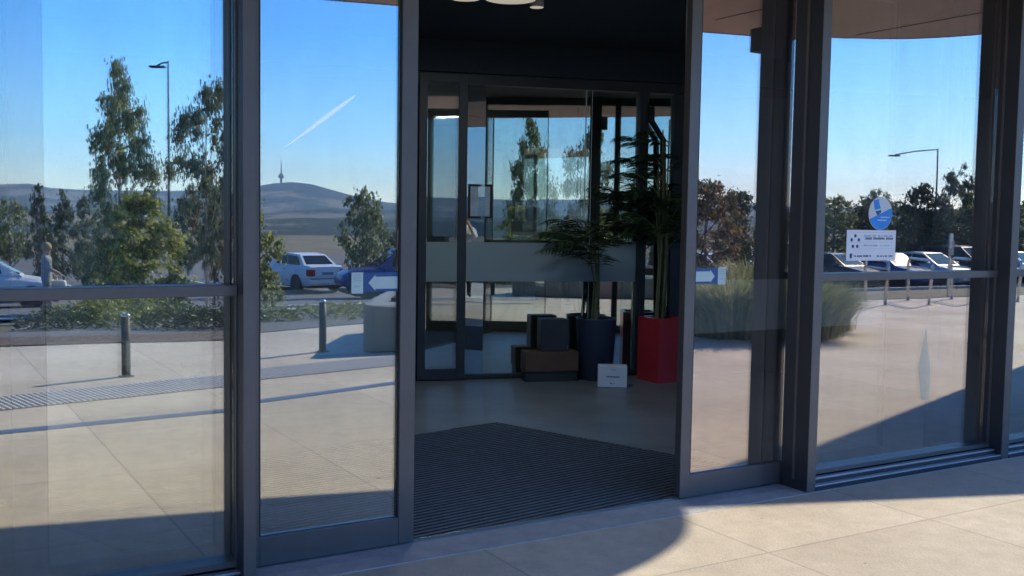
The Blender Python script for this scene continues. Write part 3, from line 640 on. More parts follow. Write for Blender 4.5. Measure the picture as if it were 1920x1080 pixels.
dg = thing('drain_grate', 'narrow blue grey drain strip crossing the mirrored paving', 'drain', (0, 0, 0))
dpts = [(-4, -3.95), (.65, -3.88), (2.37, -4.02), (4.16, -4.52), (5.2, -4.85)]
b = MB()
for (x0, y0), (x1, y1) in zip(dpts, dpts[1:]): b.add([(x0, y0 - .07, .005), (x1, y1 - .07, .005), (x1, y1 + .07, .005), (x0, y0 + .07, .005), (x0, y0 - .07, -.03), (x1, y1 - .07, -.03), (x1, y1 + .07, -.03), (x0, y0 + .07, -.03)], [(0, 1, 2, 3), (4, 7, 6, 5), (0, 4, 5, 1), (2, 6, 7, 3)])
b.build('grate', M['drain'], dg)

def bike_rack(label, a, c):
    a, c = Vector(a[:2]), Vector(c[:2]); d = (c - a); L = d.length; rz = math.atan2(d.y, d.x)
    t = thing('bike_rack', label, 'bike rack', (a.x, a.y, zf(a.y)), rz, 'bike racks on the forecourt')
    b = MB(); H = .9; pts = [(0, 0, 0), (.14, 0, .45), (.0, 0, H - .16), (.03, 0, H - .05), (.12, 0, H), (L - .1, 0, H), (L + .02, 0, H - .06), (L + .03, 0, H - .16), (L - .12, 0, .45), (L, 0, 0)]
    pts = [(0, 0, 0), (-.05, 0, H * .5), (-.08, 0, H - .16), (-.05, 0, H - .05), (.04, 0, H), (L - .02, 0, H), (L + .07, 0, H - .05), (L + .1, 0, H - .16), (L + .05, 0, H * .5), (L, 0, 0)]
    b.tube(pts, .03, 10); b.build('hoop', M['steel'], t, smooth=True)
    MB().tube([(-.075, 0, H - .17), (L + .095, 0, H - .17)], .018, 8).build('cross_rail', M['steel'], t, smooth=True)
    for x in (0, L): MB().lathe([(.07, 0), (.07, .008), (.03, .01)], 16, (x, 0, 0)).build('foot_plate', M['steel'], t)
Gp = lambda px, py: seen_ground(px, py, GY)
bike_rack('steel hoop bike rack, leftmost of the mirrored row', Gp(1624, 566), Gp(1660, 572.6))
bike_rack('steel hoop bike rack in the middle of the mirrored row', Gp(1703, 564), Gp(1742, 572.6))
bike_rack('steel hoop bike rack, rightmost of the mirrored row beside the mullion', Gp(1785, 562), Gp(1824, 569))
bike_rack('steel hoop bike rack mirrored in the far right sliver of glass', Gp(1868, 561), Gp(1908, 567))

# ------------------------------------------------------------------ trees and plants
def crown_mesh(kind, seed, nl, lw, ll):
    """unit-height crown: leaf-sized faces in clumps spread through the volume"""
    rnd = random.Random(seed); b = MB()
    profs = dict(slim=[(.1, .25), (.25, .9), (.42, .62), (.5, 1.0), (.62, .78), (.78, .62), (.9, .3), (1, .06)],
                 bush=[(.0, .75), (.2, 1.0), (.5, .95), (.75, .7), (.92, .4), (1, .1)],
                 round=[(.15, .3), (.3, .8), (.5, 1.0), (.7, .8), (.85, .6), (1, .15)],
                 conifer=[(.03, .85), (.2, 1.0), (.5, .8), (.75, .5), (.92, .2), (1, .04)],
                 sparse=[(.2, .3), (.45, .55), (.62, 1.0), (.8, .95), (.93, .6), (1, .2)],
                 spiky=[(.05, .9), (.3, 1.0), (.55, .7), (.8, .4), (1, .05)])
    pr = profs[kind]; dens = dict(sparse=.55, slim=.8, spiky=.7).get(kind, 1)
    zs = [p[0] for p in pr]; rs = [p[1] for p in pr]
    blobs = []
    for _ in range(int({'sparse': 44, 'slim': 95, 'spiky': 80}.get(kind, 110))):
        z = rnd.uniform(zs[0] + .03, .97); R0 = np.interp(z, zs, rs) * .5
        a = rnd.uniform(0, 6.283); r = R0 * math.sqrt(rnd.random()) * .95
        blobs.append((r * math.cos(a), r * math.sin(a), z, rnd.uniform(.05, .13) * (.45 + R0)))
    w8 = [q[3] ** 2 for q in blobs]
    for _ in range(nl):
        x, y, z, s_ = rnd.choices(blobs, w8)[0]
        d = Vector((rnd.gauss(0, 1), rnd.gauss(0, 1), rnd.gauss(0, 1))).normalized() * s_ * abs(rnd.gauss(.55, .42)) * 1.2
        p = Vector((x, y, z)) + Vector((d.x, d.y, d.z * .55))
        if kind in ('slim', 'sparse'): e = Vector((rnd.gauss(0, .6), rnd.gauss(0, .6), -rnd.uniform(.1, 1.2))).normalized()
        elif kind == 'spiky' or kind == 'conifer': e = Vector((rnd.gauss(0, .6), rnd.gauss(0, .6), rnd.uniform(.1, 1.2))).normalized()
        else: e = Vector((rnd.gauss(0, 1), rnd.gauss(0, 1), rnd.gauss(0, .8))).normalized()
        q = e.cross(Vector((rnd.gauss(0, 1), rnd.gauss(0, 1), rnd.gauss(0, 1)))).normalized()
        l_ = ll * rnd.uniform(.6, 1.25); w_ = lw * rnd.uniform(.7, 1.2)
        b.add([p, p + e * l_ * .5 - q * w_, p + e * l_, p + e * l_ * .5 + q * w_], [(0, 1, 2, 3)])
    tr = MB(); tr.tube([(0, 0, -.02), (.01, .005, zs[0] + .12), (-.008, 0, .5), (.01, 0, .85)], [.022, .018, .012, .003], 8)
    for bx_ in blobs[:16]:
        z0_ = max(.05, bx_[2] - .18); tr.tube([(0, 0, z0_), (bx_[0] * .5, bx_[1] * .5, z0_ + .08), (bx_[0], bx_[1], bx_[2])], [.007, .005, .002], 5)
    return b, tr
PROTO = {}
def tree(name, label, kind, px, y_top, D, wid_px, leaf, bark='bark', y0=GY, cat='tree', group=None, nl=3600, lw=.006, ll=.03, pyc=None):
    p = seen_at(px, D, y0); zt = zpix(y_top, px, D, y0); H = zt - p[2]; wid = wid_px / F_PX * D
    key = (kind, leaf, nl)
    t = thing(name, label, cat, tuple(p), random.uniform(0, 6.28), group); t.scale = (wid, wid, H)
    # scale is baked into the meshes so that every part stays at unit scale
    if key not in PROTO: PROTO[key] = [crown_mesh(kind, hash_(key) + k, nl, lw, ll) for k in range(2)]
    cb, tb_ = PROTO[key][random.randrange(2)]
    t.scale = (1, 1, 1)
    def sc(b, m, nm):
        n_ = MB(); n_.v = [(x * wid * 1.0, y * wid * 1.0, z * H) for x, y, z in b.v]; n_.f = b.f; n_.mi = b.mi; return n_.build(nm, m, t)
    sc(tb_, M[bark], 'trunk'); sc(cb, M[leaf], 'crown'); return t
def hash_(k): return sum(ord(c) for c in str(k))
random.seed(21)
GT = 'trees beyond the forecourt'
tree('gum_tree', 'tall slim gum with a ragged crown, tallest tree mirrored in the left bay', 'slim', 226, 108, 24, 165, 'gum', 'bark_p', nl=9000, lw=.011, ll=.032, group=GT)
tree('gum_tree', 'tall gum with drooping sparse foliage, right of the light pole in the left bay', 'sparse', 388, 150, 25, 150, 'wisp', 'bark_p', nl=5500, lw=.011, ll=.036, group=GT)
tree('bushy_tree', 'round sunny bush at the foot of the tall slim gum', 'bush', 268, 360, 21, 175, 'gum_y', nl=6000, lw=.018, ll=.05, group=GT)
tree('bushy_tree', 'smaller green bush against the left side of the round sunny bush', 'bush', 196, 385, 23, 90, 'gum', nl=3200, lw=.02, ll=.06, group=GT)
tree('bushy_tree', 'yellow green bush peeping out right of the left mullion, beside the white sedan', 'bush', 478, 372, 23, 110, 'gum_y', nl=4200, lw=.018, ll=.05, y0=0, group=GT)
tree('gum_tree', 'rounded tree standing alone right of the white sedan before the hills', 'round', 680, 346, 37, 105, 'gum', nl=4200, lw=.016, ll=.05, y0=0, group=GT)
for i, (px, yt, D, w, kd, lf_, lb) in enumerate([
        (20, 362, 48, 90, 'round', 'gum', 'green tree at the extreme left edge of the mirrored tree line'),
        (72, 345, 34, 70, 'spiky', 'dark', 'dark pointed tree behind the person in the grey jacket'),
        (118, 358, 42, 80, 'conifer', 'dark', 'dark bushy conifer just right of the person in the grey jacket'),
        (158, 365, 40, 70, 'spiky', 'wisp', 'thin tree between the dark conifer and the tall slim gum'),
        (352, 372, 44, 70, 'round', 'dark', 'dark tree behind the light pole in the left bay'),
        (402, 335, 30, 95, 'sparse', 'brown', 'russet sparse tree beside the left mullion, under the drooping gum'),
        (430, 360, 36, 70, 'conifer', 'dark', 'dark tree half hidden by the left mullion')]):
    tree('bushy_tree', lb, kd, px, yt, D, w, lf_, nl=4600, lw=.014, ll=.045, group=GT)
for i, (px, yt, D, w, kd, lf_, y0_, lb) in enumerate([
        (742, 430, 60, 50, 'round', 'dark', 0, 'dark low tree behind the blue car, beside the left door stile'),
        (1322, 335, 33, 110, 'round', 'brown', 0, 'russet tree mirrored at the left side of the right door leaf'),
        (1382, 352, 38, 80, 'round', 'dark', 0, 'dark tree next to the russet tree in the right door leaf'),
        (1446, 378, 46, 60, 'bush', 'gum', 0, 'green tree half hidden by the dark post'),
        (1500, 375, 48, 70, 'bush', 'dark', 0, 'dark tree whose crown is hidden by the dark post'),
        (1562, 368, 60, 90, 'bush', 'gum', GY, 'low green tree just right of the dark post'),
        (1612, 372, 62, 80, 'round', 'dark', GY, 'dark tree behind the white card'),
        (1640, 352, 70, 60, 'round', 'wisp', GY, 'pale thin tree behind the oval sticker'),
        (1722, 340, 55, 105, 'conifer', 'dark', GY, 'broad dark tree right of the oval sticker'),
        (1776, 318, 56, 70, 'spiky', 'wisp', GY, 'tall wispy tree beside the lamp arm'),
        (1802, 308, 60, 60, 'spiky', 'wisp', GY, 'tallest wispy tree mirrored in the right bay'),
        (1838, 335, 58, 80, 'spiky', 'gum', GY, 'green feathery tree left of the right mullion'),
        (1880, 345, 60, 90, 'spiky', 'wisp', GY, 'feathery tree half hidden by the right mullion'),
        (1930, 375, 62, 90, 'bush', 'dark', GY, 'dark tree in the far right sliver of glass'),
        (1680, 375, 75, 80, 'bush', 'dark', GY, 'low dark tree filling the gap between white card and broad dark tree'),
        (1850, 385, 52, 120, 'bush', 'dark', GY, 'dark undergrowth tree behind the sign post in the right bay'),
        (1765, 390, 58, 110, 'bush', 'dark', GY, 'dark undergrowth tree under the tallest wispy tree')]):
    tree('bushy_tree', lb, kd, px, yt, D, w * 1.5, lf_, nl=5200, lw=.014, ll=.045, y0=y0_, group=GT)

def shrub(label, p, w, h, leaf, nl=900):
    t = thing('shrub', label, 'shrub', (p[0], p[1], zf(p[1]) + .02), 0, 'shrubs in the garden bed'); rnd = random.Random(hash_(label)); b = MB()
    for _ in range(nl):
        a = rnd.uniform(0, 6.28); r = w / 2 * math.sqrt(rnd.random()); z = h * rnd.random() ** .7 * (1 - (r / (w / 2)) ** 2 * .7)
        q = Vector((r * math.cos(a), r * math.sin(a), z)); e = Vector((rnd.gauss(0, .7) + math.cos(a) * .4, rnd.gauss(0, .7) + math.sin(a) * .4, rnd.uniform(.1, 1.0))).normalized(); s_ = e.cross(Vector((rnd.gauss(0, 1), rnd.gauss(0, 1), .3))).normalized()
        l_ = rnd.uniform(.06, .13); b.add([q, q + e * l_ * .5 - s_ * .014, q + e * l_, q + e * l_ * .5 + s_ * .014], [(0, 1, 2, 3)])
    b.v = [(x, y, z * .72) for x, y, z in b.v]; b.build('foliage', M[leaf], t)
    s_ = MB()
    for k in range(5): a = k * 1.3; s_.tube([(0, 0, 0), (w * .2 * math.cos(a), w * .2 * math.sin(a), h * .6)], [.012, .005], 5)
    s_.build('stem', M['bark'], t)
for px, py, w, h, lf_, lb in ((118, 618, 1.3, .45, 'dark', 'leftmost low dark shrub in the mirrored garden bed'), (165, 614, 1.3, .6, 'gum', 'grey green shrub left of the lower left bollard'),
                          (222, 612, 1.5, .75, 'gum_y', 'sunny shrub right behind the lower left bollard'), (290, 616, 1.5, .6, 'gum', 'green shrub right of the lower left bollard'),
                          (350, 616, 1.4, .4, 'dark', 'low dark shrub mirrored under the transom near the left mullion'), (420, 614, 1.3, .45, 'dark', 'dark shrub beside the left mullion in the lower bay')):
    shrub(lb, seen_ground(px, py, GY), w, h, lf_)
for px, py, w, h, lf_, lb in ((500, 604, .9, .35, 'gum', 'small shrub on the bed edge right of the left mullion'), (600, 600, 2.0, .3, 'gum', 'flat grey green shrub behind the bollard'), (655, 592, 1.6, .32, 'gum_y', 'pale low shrub beside the planter wall')):
    shrub(lb, seen_ground(px, py, 0), w, h, lf_, 700)
def tussock(label, p, w, h, nb, seed):
    t = thing('grass_clump', label, 'grass', (p[0], p[1], zf(p[1])), 0); rnd = random.Random(seed); b = MB()
    for _ in range(nb):
        a = rnd.uniform(0, 6.28); r0 = w * .3 * math.sqrt(rnd.random()); L = h * rnd.uniform(.7, 1.15); out = rnd.uniform(.15, 1.0) ** .8 * w * .42
        ca_, sa_ = math.cos(a), math.sin(a); o = Vector((r0 * ca_ + rnd.gauss(0, .05), r0 * sa_ + rnd.gauss(0, .05), 0)); sd_ = Vector((-sa_, ca_, 0)) * .015; prev = None
        vs = []
        for k in range(5):
            u = k / 4; q = o + Vector((ca_ * out * u * u, sa_ * out * u * u, L * (u - .32 * u * u * (out / (w * .42) + .3)))); ww = sd_ * (1 - u * .85); vs += [q - ww, q + ww]
        b.add(vs, [(2 * k, 2 * k + 1, 2 * k + 3, 2 * k + 2) for k in range(4)])
    b.build('blades', M['tuss'], t); s_ = MB(); s_.lathe([(w * .2, 0), (w * .17, .06), (.02, .1)], 14); s_.build('root_mound', M['soil'], t)
g0 = seen_ground(1372, 628, 0); g1 = seen_ground(1470, 628, 0); g2 = seen_ground(1545, 618, GY)
tussock('broad grass clump with sunlit blades mirrored in the right door leaf', g0, 2.0, 1.12, 1700, 5)
tussock('grass clump hidden mostly by the dark post, between the other two clumps', g1, 1.9, 1.05, 1800, 6)
tussock('grass clump mirrored at the lower left corner of the right bay', g2, 1.2, .8, 1300, 8)
tussock('far grass clump with bright tips behind the broad clump', seen_at(1425, 21, 0), 1.9, 1.1, 1300, 9)

# ------------------------------------------------------------------ poles, signs, tower
def light_pole(label, px, ytop, D, y0, arm_px, dy):
    p = seen_at(px, D, y0); zt = zpix(ytop, px, D, y0) - p[2]; o, r0_ = mirror_ray(px, 400, y0); r1_ = mirror_ray(px + (1 if arm_px > 0 else -1) * 10, 400, y0)[1]
    d = (r1_ - r0_)[:2]; d /= np.linalg.norm(d); L = abs(arm_px) / F_PX * D; t = thing('light_pole', label, 'light pole', tuple(p), math.atan2(d[1], d[0]), 'light poles in the car park')
    MB().tube([(0, 0, 0), (0, 0, zt * .5), (0, 0, zt)], [.06, .05, .035], 10).build('pole', M['boll'], t, smooth=True)
    MB().tube([(0, 0, zt - .05), (L * .5, 0, zt - .02 - dy * .4), (L, 0, zt - .05 - dy)], .03, 8).build('arm', M['boll'], t)
    MB().box((L - .3, -.13, zt - .14 - dy), (L + .3, .13, zt - .06 - dy)).build('lamp_head', M['boll'], t, bevel=.03)
light_pole('slim light pole with a short arm beside the tall slim gum', 318, 118, 40, GY, -20, .12)
light_pole('light pole with a long thin arm mirrored above the trees in the right bay', 1750, 280, 55, GY, -80, .3)
light_pole('small distant light pole right of the tallest wispy tree', 1838, 322, 95, GY, -12, .1)
def sign_post(label, px, ytop, D, y0, plates):
    p = seen_at(px, D, y0); H = zpix(ytop, px, D, y0) - p[2]; t = thing('sign_post', label, 'sign', tuple(p), R_(-20))
    MB().tube([(0, 0, 0), (0, 0, H)], .03, 8).build('post', M['steel'], t)
    for x0_, x1_, z0_, z1_, m_ in plates: MB().box((x0_, .032, H - z1_), (x1_, .045, H - z0_)).box((x0_ + .02, .046, H - z1_ + .02), (x1_ - .02, .048, H - z0_ - .02)).build('sign_plate', M[m_], t)
sign_post('post with two small signs mirrored right of the broad dark tree', 1781, 438, 24, GY, ((-.12, .06, .0, .34, 'white'), (-.06, .16, .16, .5, 'kerb')))
sign_post('post with a grey sign plate mirrored in the right door leaf', 1424, 425, 30, 0, ((-.16, .14, 0, .75, 'kerb'),))
o, r = mirror_ray(527, 342, 0); tw = o + r * (8900 / F_PX)
zt0 = tw[2] - 25; T = thing('telecom_tower', 'slender telecommunications tower on top of the far mountain', 'tower', (tw[0], tw[1], zt0))
MB().lathe([(12, 0), (10, 40), (9, 88)], 20).build('shaft', M['conc_t'], T, smooth=True)
MB().lathe([(9, 60), (24, 66), (26, 74), (24, 82), (20, 84), (20, 92), (17, 98), (9, 104)], 24).build('platform_ring', M['conc_t'], T)
MB().lathe([(7, 104), (6, 125), (5, 150), (3.4, 190), (1.6, 222)], 14).build('mast', mat('mast_paint', (.2, .15, .15), .6), T)

# ------------------------------------------------------------------ cars
def sedan(label, paint, loc, rz, kind='sedan', group='cars in the car park'):
    """x forward; 4.45 m long"""
    t = thing('parked_car', label, 'car', loc, rz, group)
    if kind == 'sedan':
        st = [(-2.2, .42, .72, .70), (-2.16, .28, .95, .80), (-1.95, .24, 1.0, .845), (-1.3, .22, .99, .86), (0, .2, .95, .87), (1.0, .22, .92, .86), (1.75, .25, .80, .82), (2.1, .3, .7, .72), (2.2, .38, .58, .6)]
        gh = [(-1.72, .98, .74, .72), (-1.12, 1.38, .62, .56), (-.4, 1.425, .62, .58), (.25, 1.41, .62, .58), (1.08, .93, .76, .72)]
    else:
        st = [(-2.2, .45, .95, .78), (-2.18, .32, 1.05, .86), (-1.9, .28, 1.08, .9), (-.8, .27, 1.07, .91), (.5, .27, 1.03, .91), (1.3, .3, 1.0, .89), (1.9, .34, .9, .84), (2.15, .42, .78, .74), (2.22, .5, .66, .62)]
        gh = [(-2.1, 1.06, .8, .78), (-1.8, 1.62, .66, .6), (-.6, 1.68, .67, .62), (.2, 1.64, .66, .62), (1.05, 1.02, .8, .76)]
    b = MB(); rows = []
    for x, zb, ztp, hw in st:
        h = ztp - zb
        rows.append([(x, -hw * .9, zb), (x, -hw * .99, zb + h * .25), (x, -hw, zb + h * .55), (x, -hw * .965, zb + h * .86), (x, -hw * .86, ztp), (x, -hw * .4, ztp + .015), (x, hw * .4, ztp + .015), (x, hw * .86, ztp), (x, hw * .965, zb + h * .86), (x, hw, zb + h * .55), (x, hw * .99, zb + h * .25), (x, hw * .9, zb)])
    n = 12; vs = [v for r in rows for v in r]; fs = []
    for i in range(len(rows) - 1):
        for k in range(n): fs.append((i * n + k, (i + 1) * n + k, (i + 1) * n + (k + 1) % n, i * n + (k + 1) % n))
    fs.append(tuple(range(n))); fs.append(tuple((len(rows) - 1) * n + k for k in range(n - 1, -1, -1)))
    b.add(vs, fs)
    vs = []; fs = []
    for x, z, wb, wt in gh: vs += [(x, -wb, min(z, st[4][2])), (x, -wt, z), (x, wt, z), (x, wb, min(z, st[4][2]))]
    for i in range(len(gh) - 1):
        for k in range(3): fs.append((i * 4 + k, i * 4 + 4 + k, i * 4 + 5 + k, i * 4 + 1 + k))
    b.add(vs, fs); body = b.build('body', M[paint], t, smooth=True)
    e = body.modifiers.new('split', 'EDGE_SPLIT'); e.split_angle = R_(32)
    def panel(name, pts, off):   # window panel just proud of the body
        P = [Vector(p) for p in pts]; nrm = (P[1] - P[0]).cross(P[3] - P[0]).normalized(); c = sum(P, Vector()) / 4
        if nrm.dot(c - Vector((0, 0, .7))) < 0: nrm = -nrm
        Q = [p + nrm * off for p in P]; N = [p - nrm * .01 for p in P]; b_ = MB(); b_.add(Q + N, [(0, 1, 2, 3), (7, 6, 5, 4), (0, 4, 5, 1), (1, 5, 6, 2), (2, 6, 7, 3), (3, 7, 4, 0)]); return b_.build(name, M['car_g'], t)
    def lerp(a, c, u): return tuple(a[i] + (c[i] - a[i]) * u for i in range(3))
    zb = st[4][2]; R = [((x, -wb, min(z, zb)), (x, -wt, z), (x, wt, z), (x, wb, min(z, zb))) for x, z, wb, wt in gh]
    def quad4(a, b_, c, d, m0, m1, n0, n1): return [lerp(lerp(a, b_, m0), lerp(d, c, m0), n0), lerp(lerp(a, b_, m0), lerp(d, c, m0), n1), lerp(lerp(a, b_, m1), lerp(d, c, m1), n1), lerp(lerp(a, b_, m1), lerp(d, c, m1), n0)]
    panel('rear_window', quad4(R[0][1], R[1][1], R[1][2], R[0][2], .14, .88, .08, .92), .012)
    panel('windscreen', quad4(R[4][1], R[3][1], R[3][2], R[4][2], .1, .92, .06, .94), .012)
    zl = zb + .05
    for s_ in (-1, 1):
        k0, k1 = (0, 1) if s_ < 0 else (3, 2)
        y = lambda x_, z_: s_ * np.interp(z_, [zb, gh[2][1]], [gh[1][2] + .02, gh[2][3]])
        xr, xf = gh[1][0] + .02, gh[3][0]; zt_ = gh[2][1] - .08
        mid = -.28
        for nm, q in (('side_window', [(gh[0][0] + .42, zl), (mid - .04, zl), (mid - .04, zt_), (xr + .14, zt_ - .03)]), ('side_window', [(mid + .04, zl), (gh[4][0] - .2, zl), (xf + .0, zt_ - .02), (mid + .04, zt_)])):
            panel(nm, [(x_, y(x_, z_), z_) for x_, z_ in q], .016)
    for x in (-1.33, 1.32):
        for s_ in (-1, 1):
            yw = s_ * (st[4][3] - .1); rt = .315 if kind == 'sedan' else .36
            w_ = thing.__call__ if False else None
            mx = Matrix.Translation((x, yw, rt)) @ Matrix.Rotation(R_(90), 4, 'X')
            ty = MB(); ty.lathe([(rt * .6, -.105), (rt * .93, -.108), (rt, -.08), (rt, .08), (rt * .93, .108), (rt * .6, .105)], 24, mx=mx); wo = ty.build('wheel', M['tyre'], t, smooth=False)
            MB().lathe([(rt * .62, -.1), (rt * .6, -.112), (rt * .2, -.1), (.01, -.1)], 16, mx=mx).lathe([(.01, .1), (rt * .2, .1), (rt * .6, .112), (rt * .62, .1)], 16, mx=mx).build('rim', M['rim'], wo)
            MB().lathe([(rt * 1.13, -.03), (rt * 1.13, .03)], 24, mx=Matrix.Translation((x, s_ * (st[4][3] - .012), rt)) @ Matrix.Rotation(R_(90), 4, 'X')).build('wheel_arch', M['trim_k'], wo)
    zt2 = .62 if kind == 'sedan' else .8; xr = -2.17
    for s_ in (-1, 1):
        MB().box((xr - .05, s_ * .55, zt2), (xr + .16, s_ * .83, zt2 + .25)).build('tail_light', M['tail'], t, bevel=.02)
        MB().box((1.98, s_ * .46, .56), (2.13, s_ * .72, .68)).build('headlight', M['head'], t, bevel=.03)
    MB().box((xr - .07, -.78, .33), (xr + .05, .78, .52)).build('bumper', M[paint], t, bevel=.03)
    MB().box((xr - .06, -.24, zt2 + .05), (xr - .005, .24, zt2 + .15)).build('number_plate', M['plate'], t)
    MB().box((xr - .078, -.74, .52), (xr + .02, .74, .535)).build('bumper_gap', M['trim_k'], t)
    MB().box((-2.08, -.72, .17), (2.05, .72, .27)).build('underbody', M['trim_k'], t)
    for s_ in (-1, 1):
        MB().box((.72, s_ * .86, .95), (.84, s_ * 1.0, 1.06)).build('wing_mirror', M[paint], t, bevel=.02)
        MB().box((-.62, s_ * (st[4][3] + .0), .82), (-.44, s_ * (st[4][3] + .014), .845)).build('door_handle', M['trim_k'], t)
    return t
p = seen_at(585, 39.5, 0); 
sedan('white sedan seen from behind, mirrored between yellow green bush and lone tree', 'car_w', (p[0], p[1] - 1.6, zf(p[1])), R_(-101))
p = seen_at(752, 36, 0); sedan('dark blue hatchback mirrored above the arrow sticker on the left leaf', 'car_b', (p[0], p[1], zf(p[1])), R_(190), 'suv')
p = seen_at(10, 31, GY); sedan('white car at the left edge beside the person in the grey jacket', 'car_w', (p[0] - .6, p[1], zf(p[1])), R_(8))
for px, D, pt, kd, rz, lb in ((1566, 43, 'car_k', 'sedan', 90, 'black car just right of the dark post'), (1606, 45, 'car_r', 'sedan', 88, 'red car below the white card'),
                          (1665, 43, 'car_b', 'sedan', 92, 'blue car between the white card and the middle bike rack'), (1738, 43, 'car_s', 'sedan', 90, 'silver car behind the middle bike rack'),
                          (1812, 44, 'car_k', 'suv', 91, 'black four wheel drive left of the right mullion'), (1893, 44, 'car_s', 'sedan', 90, 'silver car behind the right mullion'),
                          (1330, 40, 'car_s', 'sedan', 80, 'silver car mirrored beside the arrow sticker of the right leaf'), (1400, 42, 'car_w', 'sedan', 85, 'white car glinting behind the grass clump')):
    y0_ = 0 if px < 1500 else GY; p = seen_at(px, D, y0_); sedan(lb, pt, tuple(p), R_(rz + random.uniform(-4, 4)), kd)

# ------------------------------------------------------------------ people
def person(label, loc, rz, H, joints, radii, zones, hair, extra=None):
    """one skinned body; joints: name -> (parent, xyz in body heights)"""
    t = thing('person', label, 'person', loc, rz)
    names = list(joints); vs = [tuple(c * H for c in joints[n][1]) for n in names]; es = [(names.index(joints[n][0]), names.index(n)) for n in names if joints[n][0]]
    me = bpy.data.meshes.new('body'); me.from_pydata(vs, es, []); o = bpy.data.objects.new('body', me); COL.objects.link(o)
    o.modifiers.new('skin', 'SKIN'); sv = me.skin_vertices[0].data
    for i, n in enumerate(names): r = radii[n]; r = r if isinstance(r, tuple) else (r, r); sv[i].radius = (r[0] * H, r[1] * H); sv[i].use_root = (n == 'pelvis')
    s_ = o.modifiers.new('sub', 'SUBSURF'); s_.levels = 3; s_.render_levels = 3
    dg_ = bpy.context.evaluated_depsgraph_get(); m2 = bpy.data.meshes.new_from_object(o.evaluated_get(dg_)); bpy.data.objects.remove(o)
    for m_ in zones[0]: m2.materials.append(M[m_])
    for pl_ in m2.polygons: pl_.material_index = zones[1](pl_.center / H); pl_.use_smooth = True
    m2.name = 'body'; ob = bpy.data.objects.new('body', m2); COL.objects.link(ob); ob.parent = t
    hc = Vector(joints['head'][1]) * H; r = .062 * H
    hb_ = MB(); hb_.lathe([(.002, 1.13), (.5, 1.04), (.9, .6), (1.06, .1), (1.04, -.25), (.9, -.6)], 18, mx=Matrix.Translation(hc + Vector((-.012 * H, 0, .012 * H))) @ Matrix.Diagonal((r * 1.08, r * .95, r * 1.05, 1)))
    hb_.build('hair', M[hair], t, smooth=True)
    fm = MB()
    for s2 in (-1, 1): fm.lathe([(.002, -.004), (.005, 0), (.002, .004)], 8, (hc.x + .055 * H, hc.y + s2 * .02 * H, hc.z))
    fm.box((hc.x + .053 * H, hc.y - .014 * H, hc.z - .032 * H), (hc.x + .059 * H, hc.y + .014 * H, hc.z - .027 * H)); fm.build('eyes_and_mouth', M['hair'], t)
    return t
def body_joints(lh, rh, stride=.0):
    """hands as tuples of (elbow, wrist) for left/right"""
    J = dict(pelvis=(None, (0, 0, .53)), waist=('pelvis', (0, 0, .61)), chest=('waist', (0.005, 0, .73)), neck=('chest', (0, 0, .83)), head=('neck', (.012, 0, .925)), crown=('head', (.006, 0, .985)), nose=('head', (.05, 0, .915)))
    Rr = dict(pelvis=(.085, .075), waist=(.078, .065), chest=(.098, .07), neck=.036, head=(.05, .058), crown=(.034, .036), nose=.014)
    for s_, n, (el, wr) in ((1, 'l', lh), (-1, 'r', rh)):
        J['sh' + n] = ('chest', (0, s_ * .105, .80)); Rr['sh' + n] = .042
        J['el' + n] = ('sh' + n, el); Rr['el' + n] = .03; J['wr' + n] = ('el' + n, wr); Rr['wr' + n] = .02
        d = (Vector(wr) - Vector(el)).normalized(); p = Vector(wr) + d * .035; J['pa' + n] = ('wr' + n, tuple(p)); Rr['pa' + n] = (.022, .014)
        sd_ = d.cross(Vector((1, 0, .2))).normalized()
        for k, off in enumerate((-.018, -.006, .006, .018)):
            q = p + d * (.036 + .008 * (1 if k in (1, 2) else 0)) + sd_ * off; q2 = q + d * .02 + Vector((.012, 0, 0)); J[f'f{k}{n}'] = ('pa' + n, tuple(q)); Rr[f'f{k}{n}'] = .0055; J[f'g{k}{n}'] = (f'f{k}{n}', tuple(q2)); Rr[f'g{k}{n}'] = .0048
        q = Vector(wr) + d * .03 + Vector((.028, 0, 0)); J['th' + n] = ('wr' + n, tuple(q)); Rr['th' + n] = .0065
        fx = stride * s_
        J['hip' + n] = ('pelvis', (0, s_ * .055, .49)); Rr['hip' + n] = .06; J['kn' + n] = ('hip' + n, (fx * .6 + .012, s_ * .06, .28)); Rr['kn' + n] = .038
        J['an' + n] = ('kn' + n, (fx, s_ * .062, .04)); Rr['an' + n] = .026; J['to' + n] = ('an' + n, (fx + .1, s_ * .07, .018)); Rr['to' + n] = (.026, .018)
    return J, Rr
# person in the grey jacket beyond the garden bed
J, Rr = body_joints(((.06, .135, .66), (.16, .11, .60)), ((-.03, -.14, .66), (.06, -.15, .54)), .06)
pL = seen_at(87, 23.5, GY)
def zone1(c):
    if c.z > .845: return 0
    if c.z > .47: return 0 if (abs(c.y) > .1 and c.x > .13) or (c.z < .56 and abs(c.y) > .125) else 1
    return 2 if c.z > .05 else 3
pr = person('person in a grey jacket walking past the garden bed carrying a white bag', tuple(pL), R_(20), 1.66, J, Rr, (['skin', 'jacket', 'tan', 'shoe'], zone1), 'hair_g')
bg = thing('carry_bag', 'white carry bag in the hand of the person in the grey jacket', 'bag', tuple(pL), R_(20))
MB().prism([(.05, -.32), (.36, -.30), (.36, -.16), (.05, -.18)], .46, .80).build('sack', M['bag'], bg, bevel=.04); MB().tube([(.12, -.25, .79), (.14, -.25, .90), (.26, -.24, .9), (.28, -.24, .79)], .01, 6).build('handle', M['bag'], bg)
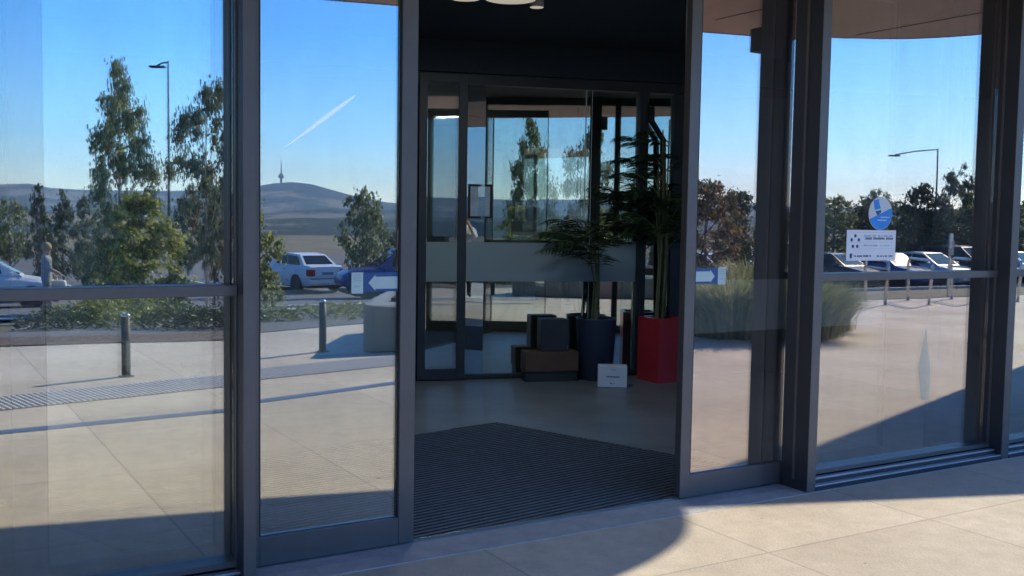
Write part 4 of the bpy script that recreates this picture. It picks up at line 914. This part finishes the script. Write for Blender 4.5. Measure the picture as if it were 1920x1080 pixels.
# the photographer, standing behind the camera and mirrored in the turned pane of the inner screen
J, Rr = body_joints(((.05, .125, .70), (.13, .05, .84)), ((.05, -.125, .70), (.13, -.05, .84)), .05)
def zone2(c):
    if c.z > .85: return 0
    if c.z > .5: return 0 if c.x > .115 else 1
    return 2 if c.z > .05 else 3
person('person in a pale top and dark trousers, glimpsed below the framed notice inside', (-.26, -4.96, 0), R_(59), 1.72, J, Rr, (['skin', 'shirt', 'trous', 'shoe', 'maroon'], zone2), 'hair')

# ------------------------------------------------------------------ contrail
o, r = mirror_ray(535, 275, 0); A = o + r * (13500 / F_PX); o, r = mirror_ray(668, 178, 0); B = o + r * (13500 / F_PX)
cm, n_, l_, p_ = new_mat('ice_trail'); p_.inputs['Base Color'].default_value = (.9, .9, .9, 1); tr_ = n_.new('ShaderNodeBsdfTransparent'); mx_ = n_.new('ShaderNodeMixShader'); lw_ = n_.new('ShaderNodeLayerWeight'); lw_.inputs['Blend'].default_value = .5; mr_ = n_.new('ShaderNodeMapRange'); mr_.inputs['From Min'].default_value = .85; mr_.inputs['From Max'].default_value = 0; mr_.inputs['To Min'].default_value = 0; mr_.inputs['To Max'].default_value = .3; l_.new(lw_.outputs['Facing'], mr_.inputs['Value']); l_.new(mr_.outputs[0], mx_.inputs[0])
tl_ = n_.new('ShaderNodeBsdfTranslucent'); tl_.inputs[0].default_value = (.95, .95, .95, 1); m3_ = n_.new('ShaderNodeAddShader'); l_.new(p_.outputs[0], m3_.inputs[0]); l_.new(tl_.outputs[0], m3_.inputs[1])
l_.new(tr_.outputs[0], mx_.inputs[1]); l_.new(m3_.outputs[0], mx_.inputs[2]); l_.new(mx_.outputs[0], n_['Material Output'].inputs[0])
A, B = Vector(A), Vector(B); tr = MB(); tr.tube([A.lerp(B, q) for q in (0, .03, .12, .3, .5, .7, .85, 1)], [2, 10, 20, 30, 38, 42, 36, 4], 12, caps=False)
tag(tr.build('contrail', cm, smooth=True), 'thin white vapour trail slanting across the mirrored sky', 'contrail')
